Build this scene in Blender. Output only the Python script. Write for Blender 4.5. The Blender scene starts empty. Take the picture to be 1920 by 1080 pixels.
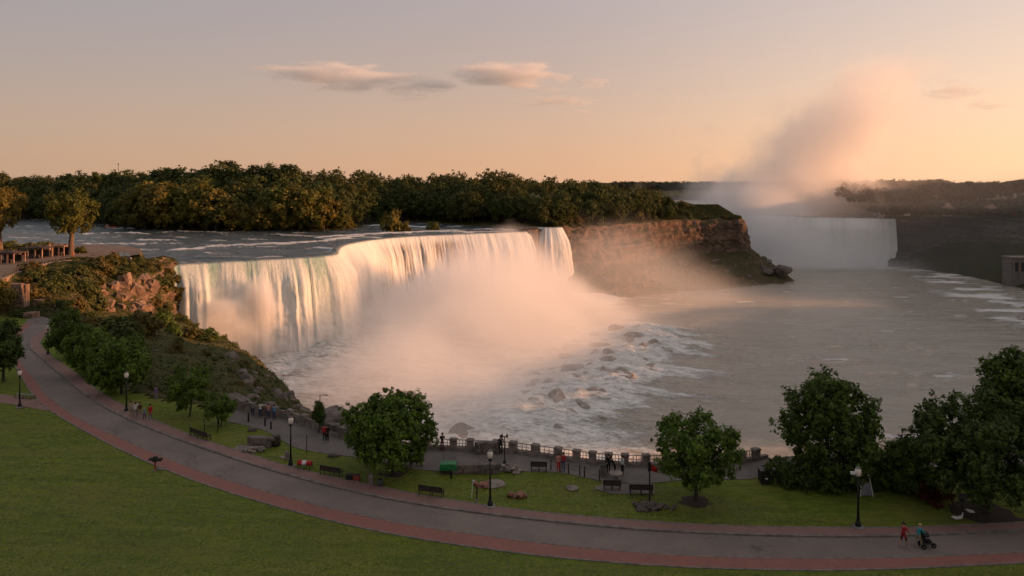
import bpy, math, random
import numpy as np
from mathutils import Vector

# ------------------------------------------------------------------ camera, sky, sun, exposure
SC = bpy.context.scene
COL = SC.collection
F = 1321.0            # focal length in photograph pixels (1920 wide)
CAMZ = 25.0
HOR = 340.0           # row of the eye level
camd = bpy.data.cameras.new('camera')
cam = bpy.data.objects.new('camera', camd); COL.objects.link(cam)
cam.location = (0, 0, CAMZ); cam.rotation_euler = (math.pi/2, 0, 0)
camd.sensor_width = 36.0; camd.lens = 36.0*F/1920.0
camd.shift_y = -(540.0-HOR)/1920.0
camd.clip_start = 0.5; camd.clip_end = 30000
SC.camera = cam

SUN_AZ = math.radians(86.0)     # from +Y (view axis) towards +X
SUN_EL = math.radians(8.0)
TO_SUN = Vector((math.sin(SUN_AZ)*math.cos(SUN_EL), math.cos(SUN_AZ)*math.cos(SUN_EL), math.sin(SUN_EL)))
sund = bpy.data.lights.new('sun', 'SUN'); sun = bpy.data.objects.new('sun', sund); COL.objects.link(sun)
sund.energy = 5.0; sund.color = (1.0, 0.45, 0.20); sund.angle = math.radians(0.6)
sun.rotation_euler = TO_SUN.to_track_quat('Z', 'Y').to_euler()

world = bpy.data.worlds.new('World'); SC.world = world; world.use_nodes = True
SKY_STRENGTH = 0.10

SC.view_settings.view_transform = 'Standard'; SC.view_settings.look = 'None'
SC.view_settings.exposure = 0.46; SC.view_settings.gamma = 1.0
SC.cycles.use_denoising = True
SC.cycles.max_bounces = 5; SC.cycles.diffuse_bounces = 2; SC.cycles.glossy_bounces = 2
SC.cycles.transmission_bounces = 3; SC.cycles.volume_bounces = 3; SC.cycles.transparent_max_bounces = 8
SC.cycles.volume_step_rate = 3.0; SC.cycles.volume_max_steps = 256
SC.cycles.use_adaptive_sampling = True; SC.cycles.adaptive_threshold = 0.02
SC.cycles.caustics_reflective = False; SC.cycles.caustics_refractive = False

# ------------------------------------------------------------------ node expression helper
class X:
    """a socket with arithmetic, for shader and geometry trees alike"""
    def __init__(s, tree, sock): s.t = tree; s.s = sock
    def _m(s, op, *a, clamp=False):
        n = s.t.nodes.new('ShaderNodeMath'); n.operation = op; n.use_clamp = clamp
        for i, v in enumerate((s,)+a):
            if isinstance(v, X): s.t.links.new(v.s, n.inputs[i])
            else: n.inputs[i].default_value = v
        return X(s.t, n.outputs[0])
    def __add__(s, o): return s._m('ADD', o)
    __radd__ = __add__
    def __sub__(s, o): return s._m('SUBTRACT', o)
    def __rsub__(s, o): return (s*-1.0)+o
    def __mul__(s, o): return s._m('MULTIPLY', o)
    __rmul__ = __mul__
    def __truediv__(s, o): return s._m('DIVIDE', o)
    def __neg__(s): return s*-1.0
    def pow(s, o): return s._m('POWER', o)
    def exp(s): return s._m('EXPONENT')
    def sin(s): return s._m('SINE')
    def abs(s): return s._m('ABSOLUTE')
    def max(s, o): return s._m('MAXIMUM', o)
    def min(s, o): return s._m('MINIMUM', o)
    def ramp(s, a, b, smooth=True):
        n = s.t.nodes.new('ShaderNodeMapRange')
        if smooth: n.interpolation_type = 'SMOOTHSTEP'
        s.t.links.new(s.s, n.inputs[0]); n.inputs[1].default_value = a; n.inputs[2].default_value = b
        n.inputs[3].default_value = 0; n.inputs[4].default_value = 1
        return X(s.t, n.outputs[0])
def sepxyz(t, sock):
    n = t.nodes.new('ShaderNodeSeparateXYZ'); t.links.new(sock, n.inputs[0])
    return X(t, n.outputs[0]), X(t, n.outputs[1]), X(t, n.outputs[2])
def combxyz(t, *v):
    n = t.nodes.new('ShaderNodeCombineXYZ')
    for i, a in enumerate(v):
        if isinstance(a, X): t.links.new(a.s, n.inputs[i])
        else: n.inputs[i].default_value = a
    return n.outputs[0]
def tnoise(t, vec, scale, detail=3, rough=0.55, distort=0.0):
    n = t.nodes.new('ShaderNodeTexNoise'); t.links.new(vec, n.inputs['Vector'])
    n.inputs['Scale'].default_value = scale; n.inputs['Detail'].default_value = detail
    n.inputs['Roughness'].default_value = rough; n.inputs['Distortion'].default_value = distort
    return X(t, n.outputs[0])
def mixc(t, fac, a, b):
    n = t.nodes.new('ShaderNodeMix'); n.data_type = 'RGBA'
    t.links.new(fac.s, n.inputs[0])
    for i, v in ((6, a), (7, b)):
        if isinstance(v, (tuple, list)): n.inputs[i].default_value = (v[0], v[1], v[2], 1)
        else: t.links.new(v, n.inputs[i])
    return n.outputs[2]
def mscale(t, vec, sc):
    n = t.nodes.new('ShaderNodeVectorMath'); n.operation = 'MULTIPLY'; t.links.new(vec, n.inputs[0]); n.inputs[1].default_value = sc
    return n.outputs[0]

# sky: Nishita blended with the dusty peach and mauve of the evening air, a smooth function of height and angle from the sun
def build_world():
    t = world.node_tree; bg = t.nodes['Background']
    sky = t.nodes.new('ShaderNodeTexSky'); sky.sky_type = 'NISHITA'; sky.sun_disc = False
    sky.sun_elevation = SUN_EL; sky.sun_rotation = SUN_AZ
    sky.air_density = 1.0; sky.dust_density = 2.0; sky.ozone_density = 3.0
    tc = t.nodes.new('ShaderNodeTexCoord')
    nv = t.nodes.new('ShaderNodeVectorMath'); nv.operation = 'NORMALIZE'; t.links.new(tc.outputs['Generated'], nv.inputs[0])
    d = nv.outputs[0]
    x, y, z = sepxyz(t, d)
    el = z.max(0.0)
    ramp = t.nodes.new('ShaderNodeValToRGB'); cr = ramp.color_ramp; cr.interpolation = 'B_SPLINE'
    pts = [(0.0, (0.62, 0.355, 0.212)), (0.05, (0.59, 0.357, 0.228)), (0.13, (0.49, 0.352, 0.272)), (0.24, (0.385, 0.318, 0.308)), (0.45, (0.38, 0.345, 0.34)), (1.0, (0.39, 0.37, 0.375))]
    while len(cr.elements) < len(pts): cr.elements.new(0.5)
    for e, (p, c) in zip(cr.elements, pts): e.position = p; e.color = (*c, 1)
    t.links.new(el.s, ramp.inputs[0])
    hs = Vector((TO_SUN.x, TO_SUN.y, 0)).normalized()
    cs = x*hs.x + y*hs.y                      # cosine of the horizontal angle to the sun
    glow = cs.ramp(-0.9, 1.0, smooth=False).pow(1.3)
    gain = glow*0.85 + 0.62
    mul = t.nodes.new('ShaderNodeVectorMath'); mul.operation = 'SCALE'; t.links.new(ramp.outputs[0], mul.inputs[0]); t.links.new(gain.s, mul.inputs['Scale'])
    warm = mixc(t, (cs.ramp(0.1, 1.0)*(1.0-el.ramp(0.0, 0.5))), (0, 0, 0), (0.25, 0.17, 0.07))
    add = t.nodes.new('ShaderNodeVectorMath'); add.operation = 'ADD'; t.links.new(mul.outputs[0], add.inputs[0]); t.links.new(warm, add.inputs[1])
    cool = mixc(t, cs.ramp(0.15, -0.75), (1, 1, 1), (1.04, 1.14, 1.24))
    tint = t.nodes.new('ShaderNodeVectorMath'); tint.operation = 'MULTIPLY'; t.links.new(add.outputs[0], tint.inputs[0]); t.links.new(cool, tint.inputs[1]); add = tint
    nis = t.nodes.new('ShaderNodeVectorMath'); nis.operation = 'SCALE'; t.links.new(sky.outputs[0], nis.inputs[0]); nis.inputs['Scale'].default_value = 1.0
    sc_ = t.nodes.new('ShaderNodeVectorMath'); sc_.operation = 'SCALE'; t.links.new(add.outputs[0], sc_.inputs[0]); sc_.inputs['Scale'].default_value = 1.0/SKY_STRENGTH
    mx = t.nodes.new('ShaderNodeMix'); mx.data_type = 'RGBA'; mx.inputs[0].default_value = 0.88
    t.links.new(nis.outputs[0], mx.inputs[6]); t.links.new(sc_.outputs[0], mx.inputs[7])
    t.links.new(mx.outputs[2], bg.inputs[0]); bg.inputs[1].default_value = SKY_STRENGTH
build_world()

# ------------------------------------------------------------------ small tools
def P(px, py, z=0.0):
    """the point of height z seen at photograph pixel (px, py)"""
    d = (CAMZ-z)*F/(py-HOR)
    return np.array(((px-960.0)/F*d, d, z))
def Q(px, py, d):
    return np.array(((px-960.0)/F*d, d, CAMZ-(py-HOR)/F*d))
def tag(o, label=None, cat=None, group=None, kind=None):
    if label: o['label'] = label
    if cat: o['category'] = cat
    if group: o['group'] = group
    if kind: o['kind'] = kind
    return o
def empty(name, loc=(0, 0, 0), rz=0.0, scale=1.0):
    o = bpy.data.objects.new(name, None); COL.objects.link(o); o.location = loc; o.rotation_euler = (0, 0, rz)
    o.scale = (scale,)*3 if not isinstance(scale, (tuple, list)) else scale
    o.empty_display_size = 0.2
    return o
def mobj(name, me, parent=None, loc=None, rz=None):
    o = bpy.data.objects.new(name, me); COL.objects.link(o)
    if parent is not None: o.parent = parent
    if loc is not None: o.location = loc
    if rz is not None: o.rotation_euler = (0, 0, rz)
    return o
def mesh_np(name, V, Q4=None, T3=None, mats=(), smooth=True, attrs=None, mi=None, colors=None):
    V = np.asarray(V, dtype=np.float32).reshape(-1, 3)
    nq = 0 if Q4 is None else len(Q4); ntr = 0 if T3 is None else len(T3)
    me = bpy.data.meshes.new(name)
    me.vertices.add(len(V)); me.vertices.foreach_set('co', V.ravel())
    loops = []; starts = []; tot = []
    if nq: loops.append(np.asarray(Q4, np.int32).ravel()); starts.append(np.arange(nq)*4); 
    if ntr: loops.append(np.asarray(T3, np.int32).ravel()); starts.append(nq*4+np.arange(ntr)*3)
    L = np.concatenate(loops).astype(np.int32); S = np.concatenate(starts).astype(np.int32)
    me.loops.add(len(L)); me.loops.foreach_set('vertex_index', L)
    me.polygons.add(nq+ntr); me.polygons.foreach_set('loop_start', S)
    if mi is not None: me.polygons.foreach_set('material_index', np.asarray(mi, np.int32))
    me.update(calc_edges=True)
    me.polygons.foreach_set('use_smooth', np.full(nq+ntr, smooth, bool))
    for k, a in (attrs or {}).items():
        at = me.attributes.new(k, 'FLOAT', 'POINT'); at.data.foreach_set('value', np.asarray(a, np.float32).ravel())
    for k, a in (colors or {}).items():
        at = me.attributes.new(k, 'FLOAT_COLOR', 'POINT')
        c = np.ones((len(V), 4), np.float32); c[:, :3] = np.asarray(a).reshape(-1, 3); at.data.foreach_set('color', c.ravel())
    for m in mats: me.materials.append(m)
    me.validate(); me.update()
    return me
def grid_quads(nr, nc):
    i, j = np.meshgrid(np.arange(nr-1), np.arange(nc-1), indexing='ij'); a = (i*nc+j).ravel()
    return np.stack([a, a+1, a+nc+1, a+nc], 1)
def resample(pts, n, smooth=2):
    p = np.asarray(pts, float)
    for _ in range(smooth):
        q = np.empty((2*len(p), p.shape[1])); q[0] = p[0]; q[-1] = p[-1]
        q[1:-1:2] = p[:-1]*.75+p[1:]*.25; q[2:-1:2] = p[:-1]*.25+p[1:]*.75
        p = q
    s = np.concatenate([[0], np.cumsum(np.linalg.norm(np.diff(p[:, :2], axis=0), axis=1))])
    t = np.linspace(0, s[-1], n)
    return np.stack([np.interp(t, s, p[:, k]) for k in range(p.shape[1])], 1)

def _hash(i, j, k, seed):
    h = (i.astype(np.int64)*374761393 + j.astype(np.int64)*668265263 + k.astype(np.int64)*2147483647 + seed*1274126177) & 0xFFFFFFFF
    h = ((h ^ (h >> 13))*1274126177) & 0xFFFFFFFF
    h = ((h ^ (h >> 16))*2246822519) & 0xFFFFFFFF
    return ((h ^ (h >> 15)) & 0xFFFFFF)/float(0xFFFFFF)
def vnoise(x, y, z=0.0, seed=0):
    x, y, z = np.broadcast_arrays(np.asarray(x, float), np.asarray(y, float), np.asarray(z, float))
    xi, yi, zi = np.floor(x), np.floor(y), np.floor(z)
    fx, fy, fz = x-xi, y-yi, z-zi
    fx, fy, fz = (f*f*f*(f*(f*6-15)+10) for f in (fx, fy, fz))
    r = 0
    for a in (0, 1):
        for b in (0, 1):
            for c in (0, 1):
                r = r+_hash(xi+a, yi+b, zi+c, seed)*(fx if a else 1-fx)*(fy if b else 1-fy)*(fz if c else 1-fz)
    return r
def fbm(x, y, z=0.0, oct=4, seed=0, gain=0.5):
    x = np.asarray(x, float); y = np.asarray(y, float); z = np.asarray(z, float)
    a, s, n = 1.0, 0.0, 0.0
    for o in range(oct):
        s = s+a*vnoise(x*2**o, y*2**o, z*2**o, seed+o*17); n += a; a *= gain
    return s/n
def sstep(a, b, v):
    t = np.clip((v-a)/(b-a), 0, 1); return t*t*(3-2*t)
def poly_dist(pts, X_, Y_):
    """distance to a polyline and the fraction along it"""
    pts = np.asarray(pts, float)[:, :2]
    best = np.full(X_.shape, 1e9); side = np.zeros(X_.shape)
    for a, b in zip(pts[:-1], pts[1:]):
        d = b-a; L = (d*d).sum()+1e-9
        t = np.clip(((X_-a[0])*d[0]+(Y_-a[1])*d[1])/L, 0, 1)
        dx = X_-a[0]-t*d[0]; dy = Y_-a[1]-t*d[1]; q = np.hypot(dx, dy)
        m = q < best; best = np.where(m, q, best); side = np.where(m, np.sign(d[0]*dy-d[1]*dx), side)
    return best, side

# ------------------------------------------------------------------ materials
MATS = {}
def new_mat(name):
    m = bpy.data.materials.new(name); m.use_nodes = True
    return m, m.node_tree, m.node_tree.nodes['Principled BSDF']
def mat(name, c1, c2=None, scale=4.0, rough=0.85, bump=0.0, bscale=None, metal=0.0, spec=0.3, detail=4, lo=0.35, hi=0.65, stretch=None, bdist=0.05):
    """plain procedural material: two colours mixed by noise, fine bump"""
    if name in MATS: return MATS[name]
    m, t, b = new_mat(name)
    b.inputs['Roughness'].default_value = rough; b.inputs['Metallic'].default_value = metal; b.inputs['Specular IOR Level'].default_value = spec
    g = t.nodes.new('ShaderNodeNewGeometry'); vec = g.outputs['Position']
    if stretch: vec = mscale(t, vec, stretch)
    n = tnoise(t, vec, scale, detail)
    c2 = c2 or tuple(v*0.75 for v in c1)
    t.links.new(mixc(t, n.ramp(lo, hi), c1, c2), b.inputs['Base Color'])
    if bump:
        bn = t.nodes.new('ShaderNodeBump'); bn.inputs['Strength'].default_value = bump; bn.inputs['Distance'].default_value = bdist
        k = tnoise(t, vec, bscale or scale*4, 4); t.links.new(k.s, bn.inputs['Height']); t.links.new(bn.outputs[0], b.inputs['Normal'])
    MATS[name] = m; return m
def leaf_mat(name, dark, light, trans=0.30, warm=None):
    if name in MATS: return MATS[name]
    m, t, b = new_mat(name)
    a = t.nodes.new('ShaderNodeAttribute'); a.attribute_name = 'tint'
    oi = t.nodes.new('ShaderNodeObjectInfo')
    v = X(t, a.outputs['Fac'])
    col = mixc(t, v.ramp(0, 1, False), dark, light)
    if warm: col = mixc(t, X(t, oi.outputs['Random']).ramp(0.25, 1.0)*0.75, col, warm)
    t.links.new(col, b.inputs['Base Color']); b.inputs['Roughness'].default_value = 0.6; b.inputs['Specular IOR Level'].default_value = 0.2
    tr = t.nodes.new('ShaderNodeBsdfTranslucent'); t.links.new(col, tr.inputs[0])
    ms = t.nodes.new('ShaderNodeMixShader'); ms.inputs[0].default_value = trans
    out = t.nodes['Material Output']
    t.links.new(b.outputs[0], ms.inputs[1]); t.links.new(tr.outputs[0], ms.inputs[2]); t.links.new(ms.outputs[0], out.inputs[0])
    MATS[name] = m; return m

M_leaf = leaf_mat('maple_leaves', (0.020, 0.042, 0.009), (0.118, 0.172, 0.024))
M_leaf2 = leaf_mat('deep_green_leaves', (0.018, 0.036, 0.010), (0.095, 0.135, 0.024))
M_leafb = leaf_mat('bright_leaves', (0.022, 0.050, 0.009), (0.150, 0.225, 0.024))
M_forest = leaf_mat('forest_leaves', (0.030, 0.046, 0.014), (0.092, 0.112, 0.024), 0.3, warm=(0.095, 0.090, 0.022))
M_sunlit = leaf_mat('sunlit_leaves', (0.060, 0.074, 0.014), (0.150, 0.150, 0.026), 0.3, warm=(0.17, 0.125, 0.025))  # warmer, lighter leaf copy with the low evening sun put into its colour
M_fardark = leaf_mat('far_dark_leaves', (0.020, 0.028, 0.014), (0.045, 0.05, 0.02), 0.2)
M_shrub = leaf_mat('shrub_leaves', (0.030, 0.050, 0.012), (0.110, 0.115, 0.026), 0.25, warm=(0.165, 0.105, 0.028))
M_red = leaf_mat('red_leaves', (0.05, 0.008, 0.006), (0.11, 0.018, 0.012))
M_bark = mat('bark', (0.055, 0.042, 0.032), (0.028, 0.022, 0.018), 3.0, 0.95, 0.6, 9.0, stretch=(3, 3, .6))
M_barkl = mat('pale_bark', (0.16, 0.11, 0.075), (0.08, 0.055, 0.04), 2.0, 0.95, 0.6, 6.0, stretch=(3, 3, .6))

# ================================================================== the setting
def px_line(pts, z=0.0): return np.array([P(a, b, z) for a, b in pts])
L1 = px_line([(104,604),(90,624),(74,640),(77,651),(90,666),(115,682),(140,700),(170,724),(200,745),(232,762),(295,792),(350,815),(400,833),(467,853),(535,876),(625,897),(700,912),(800,933),(850,940),(925,952),(1000,962),(1100,971),(1200,979),(1305,986),(1430,990.5),(1600,992),(1690,992),(1765,989),(1917,982),(2150,968),(2500,940)])
L2 = px_line([(96,602),(79,620),(61,632),(52,643),(57,655),(75,670),(100,692),(130,717),(160,742),(200,767),(250,792),(325,822),(400,848),(477,874),(600,909),(700,932),(800,950),(900,964),(1000,976),(1100,986),(1200,995),(1305,1001),(1430,1005.5),(1540,1008),(1640,1008),(1740,1005),(1840,1001),(1917,997),(2150,984),(2500,956)])
L3 = px_line([(64,602),(56,612),(43,622),(36,645),(33,668),(45,688),(60,704),(80,732),(100,752),(130,774),(160,792),(200,810),(295,852),(375,885),(477,916),(600,949),(700,972),(800,990),(900,1004),(1000,1017),(1100,1028),(1200,1037),(1300,1043),(1440,1047),(1590,1047.5),(1690,1046),(1790,1042),(1917,1036),(2150,1022),(2500,990)])
L4 = px_line([(52,603),(40,613),(30,622),(25,645),(22,670),(34,696),(46,716),(58,736),(82,762),(120,787),(200,831),(275,866),(325,887),(400,914),(477,938),(500,945),(600,972),(700,995),(800,1013),(900,1028),(1000,1041),(1100,1051),(1200,1059),(1300,1065),(1440,1069),(1565,1070),(1690,1067),(1815,1061),(1917,1056),(2150,1042),(2500,1010)])
RAIL = px_line([(445,768),(492,780),(540,786),(590,806),(640,824),(720,836),(819,844),(907,847),(962,850),(1042,862),(1110,871),(1175,876),(1210,876),(1290,876),(1392,870),(1440,860),(1520,852),(1640,846),(1800,842),(1960,840),(2400,838)])
PROM = px_line([(425,790),(470,799),(507,810),(530,827),(560,842),(615,851),(675,858),(740,872),(800,884),(975,884),(1025,884),(1065,888),(1095,895),(1130,902),(1162,906),(1245,905),(1262,900),(1385,899),(1415,897),(1445,890),(1520,885),(1700,880),(1960,875),(2400,865)])
NRS = 220
rL1, rL2, rL3, rL4 = (resample(l, NRS) for l in (L1, L2, L3, L4))

# --- grass
def grass_mat():
    m, t, b = new_mat('mown_grass')
    g = t.nodes.new('ShaderNodeNewGeometry'); v = g.outputs['Position']
    big = tnoise(t, mscale(t, v, (1, 2.2, 1)), 0.11, 6, 0.62); mid = tnoise(t, mscale(t, v, (1, 2.2, 1)), 0.9, 5, 0.65); fine = tnoise(t, v, 9.0, 4, 0.7)
    c = mixc(t, mid.ramp(0.3, 0.7), (0.074, 0.118, 0.014), (0.175, 0.195, 0.026))
    c = mixc(t, big.ramp(0.45, 0.75)*0.7, c, (0.200, 0.165, 0.045))
    stk = tnoise(t, mscale(t, v, (0.22, 1.5, 1)), 0.9, 6, 0.7); c = mixc(t, stk.ramp(0.48, 0.72)*0.6, c, (0.042, 0.070, 0.012))
    c = mixc(t, fine.ramp(0.35, 0.75)*0.55, c, (0.070, 0.095, 0.014))
    t.links.new(c, b.inputs['Base Color']); b.inputs['Roughness'].default_value = 0.9; b.inputs['Specular IOR Level'].default_value = 0.1
    bn = t.nodes.new('ShaderNodeBump'); bn.inputs['Strength'].default_value = 0.9; bn.inputs['Distance'].default_value = 0.12
    k = tnoise(t, mscale(t, v, (1, 2, 1)), 4.0, 6, 0.75); t.links.new(k.s, bn.inputs['Height']); t.links.new(bn.outputs[0], b.inputs['Normal'])
    return m
M_grass = grass_mat()
HILL_TOE = px_line([(-300,585),(-100,592),(70,596),(110,604),(140,650),(165,700),(300,742),(445,768)])
EDGE = np.concatenate([HILL_TOE[:-1], RAIL])
def lawn_z(x, y):
    x = np.asarray(x, float); y = np.asarray(y, float)
    d, s = poly_dist(L4, x, y)
    d = np.where(s < 0, np.maximum(d-0.3, 0), 0)
    return 0.03*d + 0.0035*d*d/(1+d*0.02) + 0.25*(fbm(x*.13, y*.13, seed=5)-.5)*sstep(1, 6, d)
def build_ground():
    xs = np.concatenate([np.arange(-330, -120, 6.0), np.arange(-120, 100, 1.0), np.arange(100, 330, 6.0)]); ys = np.arange(-60, 185, 1.0)
    X_, Y_ = np.meshgrid(xs, ys)
    Z_ = lawn_z(X_, Y_)
    V = np.stack([X_, Y_, Z_], -1).reshape(-1, 3)
    q = grid_quads(len(ys), len(xs)); c = V[q].mean(1)
    d, s = poly_dist(EDGE, c[:, 0], c[:, 1])
    q = q[(s < 0) & (d > 0.9)]
    me = mesh_np('lawn', V, q, mats=[M_grass]); o = mobj('lawn', me); tag(o, kind='structure')
build_ground()

def ribbon(name, A, B, z, m, across=2, kind='structure', a=0, b=None, noise=0):
    A = A[a:b]; B = B[a:b]; n = len(A)
    t = np.linspace(0, 1, across)[:, None, None]
    V = A[None]*(1-t)+B[None]*t; V = V.copy(); V[..., 2] = z
    me = mesh_np(name, V.reshape(-1, 3), grid_quads(across, n), mats=[m]); me.flip_normals() if False else None
    o = mobj(name, me); tag(o, kind=kind); return o
def road_mat():
    m, t, b = new_mat('asphalt')
    g = t.nodes.new('ShaderNodeNewGeometry'); v = g.outputs['Position']
    n1 = tnoise(t, v, 0.22, 6, 0.6); n2 = tnoise(t, v, 2.5, 5, 0.7); n3 = tnoise(t, v, 25.0, 3, 0.7)
    c = mixc(t, n1.ramp(0.3, 0.7), (0.190, 0.150, 0.128), (0.140, 0.113, 0.098)); c = mixc(t, n2.ramp(0.45, 0.8)*0.45, c, (0.105, 0.085, 0.075)); c = mixc(t, n3.ramp(0.4, 0.8)*0.3, c, (0.24, 0.20, 0.175))
    vo = t.nodes.new('ShaderNodeTexVoronoi'); vo.feature = 'DISTANCE_TO_EDGE'; vo.inputs['Scale'].default_value = 0.22
    wv = t.nodes.new('ShaderNodeVectorMath'); wv.operation = 'ADD'; nz_ = t.nodes.new('ShaderNodeTexNoise'); nz_.inputs['Scale'].default_value = 0.6; nz_.inputs['Detail'].default_value = 5; t.links.new(v, nz_.inputs['Vector'])
    t.links.new(v, wv.inputs[0]); t.links.new(mscale(t, nz_.outputs['Color'], (2.2, 2.2, 0)), wv.inputs[1]); t.links.new(wv.outputs[0], vo.inputs['Vector'])
    crack = (1.0-X(t, vo.outputs['Distance']).ramp(0.0, 0.012))*n1.ramp(0.45, 0.6)*0.55
    c = mixc(t, crack, c, (0.045, 0.038, 0.034))
    t.links.new(c, b.inputs['Base Color']); b.inputs['Roughness'].default_value = 0.85; b.inputs['Specular IOR Level'].default_value = 0.25
    bn = t.nodes.new('ShaderNodeBump'); bn.inputs['Strength'].default_value = 0.3; bn.inputs['Distance'].default_value = 0.02; t.links.new(n3.s, bn.inputs['Height']); t.links.new(bn.outputs[0], b.inputs['Normal'])
    return m
M_road = road_mat() if True else mat('asphalt', (0.165, 0.136, 0.120), (0.130, 0.108, 0.097), 0.35, 0.85, 0.25, 30, detail=8, lo=.3, hi=.7)
def brick_mat(name, c1, c2, mortar, sx=5.0):
    m, t, b = new_mat(name)
    g = t.nodes.new('ShaderNodeNewGeometry')
    br = t.nodes.new('ShaderNodeTexBrick'); br.inputs['Scale'].default_value = sx
    br.inputs['Mortar Size'].default_value = 0.02; br.inputs['Brick Width'].default_value = 1.0; br.inputs['Row Height'].default_value = 0.5
    t.links.new(g.outputs['Position'], br.inputs['Vector'])
    br.inputs['Color1'].default_value = (*c1, 1); br.inputs['Color2'].default_value = (*c2, 1); br.inputs['Mortar'].default_value = (*mortar, 1)
    n = tnoise(t, g.outputs['Position'], 0.5, 5)
    col = mixc(t, n.ramp(0.3, 0.75)*0.6, br.outputs[0], tuple(x*0.55+0.02 for x in c1))
    t.links.new(col, b.inputs['Base Color']); b.inputs['Roughness'].default_value = 0.85
    bn = t.nodes.new('ShaderNodeBump'); bn.inputs['Strength'].default_value = 0.4; bn.inputs['Distance'].default_value = 0.02
    t.links.new(br.outputs['Fac'], bn.inputs['Height']); bn.invert = True; t.links.new(bn.outputs[0], b.inputs['Normal'])
    return m
M_brick = brick_mat('red_brick_paving', (0.275, 0.098, 0.072), (0.205, 0.078, 0.060), (0.17, 0.11, 0.085))
M_brick2 = brick_mat('worn_brick_paving', (0.235, 0.120, 0.096), (0.180, 0.098, 0.080), (0.19, 0.135, 0.11))
M_kerb = mat('kerb_stone', (0.20, 0.17, 0.145), (0.12, 0.10, 0.09), 1.5, 0.9, 0.3)
M_prom = mat('promenade_paving', (0.150, 0.124, 0.110), (0.112, 0.094, 0.085), 0.5, 0.85, 0.3, 12, detail=7)
M_concrete = mat('concrete', (0.20, 0.18, 0.16), (0.13, 0.118, 0.105), 1.2, 0.9, 0.3)
ribbon('road', rL3, rL2, 0.020, M_road, 4)
ribbon('pavement_near', rL4, rL3, 0.045, M_brick, 3)
ribbon('pavement_far', rL2, rL1, 0.110, M_brick2, 3)
def strip_box(name, line, off0, off1, z0, z1, m, parent=None, kind=None):
    """a continuous low wall along a line, between two sideways offsets"""
    l = line.copy(); t = np.gradient(l[:, :2], axis=0); t /= np.linalg.norm(t, axis=1)[:, None]+1e-9
    nrm = np.stack([-t[:, 1], t[:, 0]], 1)
    a = l[:, :2]+nrm*off0; b = l[:, :2]+nrm*off1; n = len(l)
    zz0 = np.full(n, z0) if np.isscalar(z0) else z0; zz1 = np.full(n, z1) if np.isscalar(z1) else z1
    rows = [np.column_stack([a, zz0]), np.column_stack([a, zz1]), np.column_stack([b, zz1]), np.column_stack([b, zz0])]
    V = np.concatenate(rows); q = np.concatenate([grid_quads(4, n)+0, np.stack([3*n+np.arange(n-1), 3*n+np.arange(1, n), np.arange(1, n), np.arange(n-1)], 1)])
    q = np.concatenate([q, [[0, n, 2*n, 3*n], [n-1, 4*n-1, 3*n-1, 2*n-1]]])
    me = mesh_np(name, V, q, mats=[m], smooth=False); o = mobj(name, me, parent)
    if kind: tag(o, kind=kind)
    return o
strip_box('kerb', rL2, -0.05, 0.17, 0.0, 0.135, M_kerb, kind='structure')
strip_box('kerb_edging', rL3, -0.10, 0.06, 0.0, 0.055, M_kerb, kind='structure')
strip_box('lawn_edging', rL4, -0.09, 0.05, 0.0, 0.065, M_kerb, kind='structure')
strip_box('verge_edging', rL1, -0.03, 0.08, 0.0, 0.125, M_kerb, kind='structure')
rPROM, rRAIL = resample(PROM, 160), resample(RAIL, 160)
ribbon('promenade', rPROM, rRAIL, 0.035, M_prom, 4)
strip_box('promenade_edging', rPROM, -0.08, 0.05, 0.0, 0.06, M_kerb, kind='structure')
# side path leaving the road to the left
sp0 = resample(px_line([(-220,730),(-60,738),(0,741),(40,744),(70,750)]), 30); sp1 = resample(px_line([(-220,750),(-60,754),(0,757),(50,764),(92,771)]), 30)
for l in (sp0, sp1): l[:, 2] = lawn_z(l[:, 0], l[:, 1])+0.03
def ribbon3(name, A, B, m, across=2, dz=0.0):
    t = np.linspace(0, 1, across)[:, None, None]; V = (A[None]*(1-t)+B[None]*t).reshape(-1, 3).copy()
    V[:, 2] = np.maximum(V[:, 2], lawn_z(V[:, 0], V[:, 1])+0.03)+dz
    o = mobj(name, mesh_np(name, V, grid_quads(across, len(A)), mats=[m])); tag(o, kind='structure'); return o
ribbon3('side_path', sp0, sp1, M_brick2, 8)
# upper end of the road: a paved forecourt by the rock wall
fc0 = resample(px_line([(60,584),(75,583),(112,588)]), 12); fc1 = resample(px_line([(48,606),(75,606),(106,606)]), 12)
ribbon('forecourt_path', fc0, fc1, 0.05, M_prom)

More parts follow.
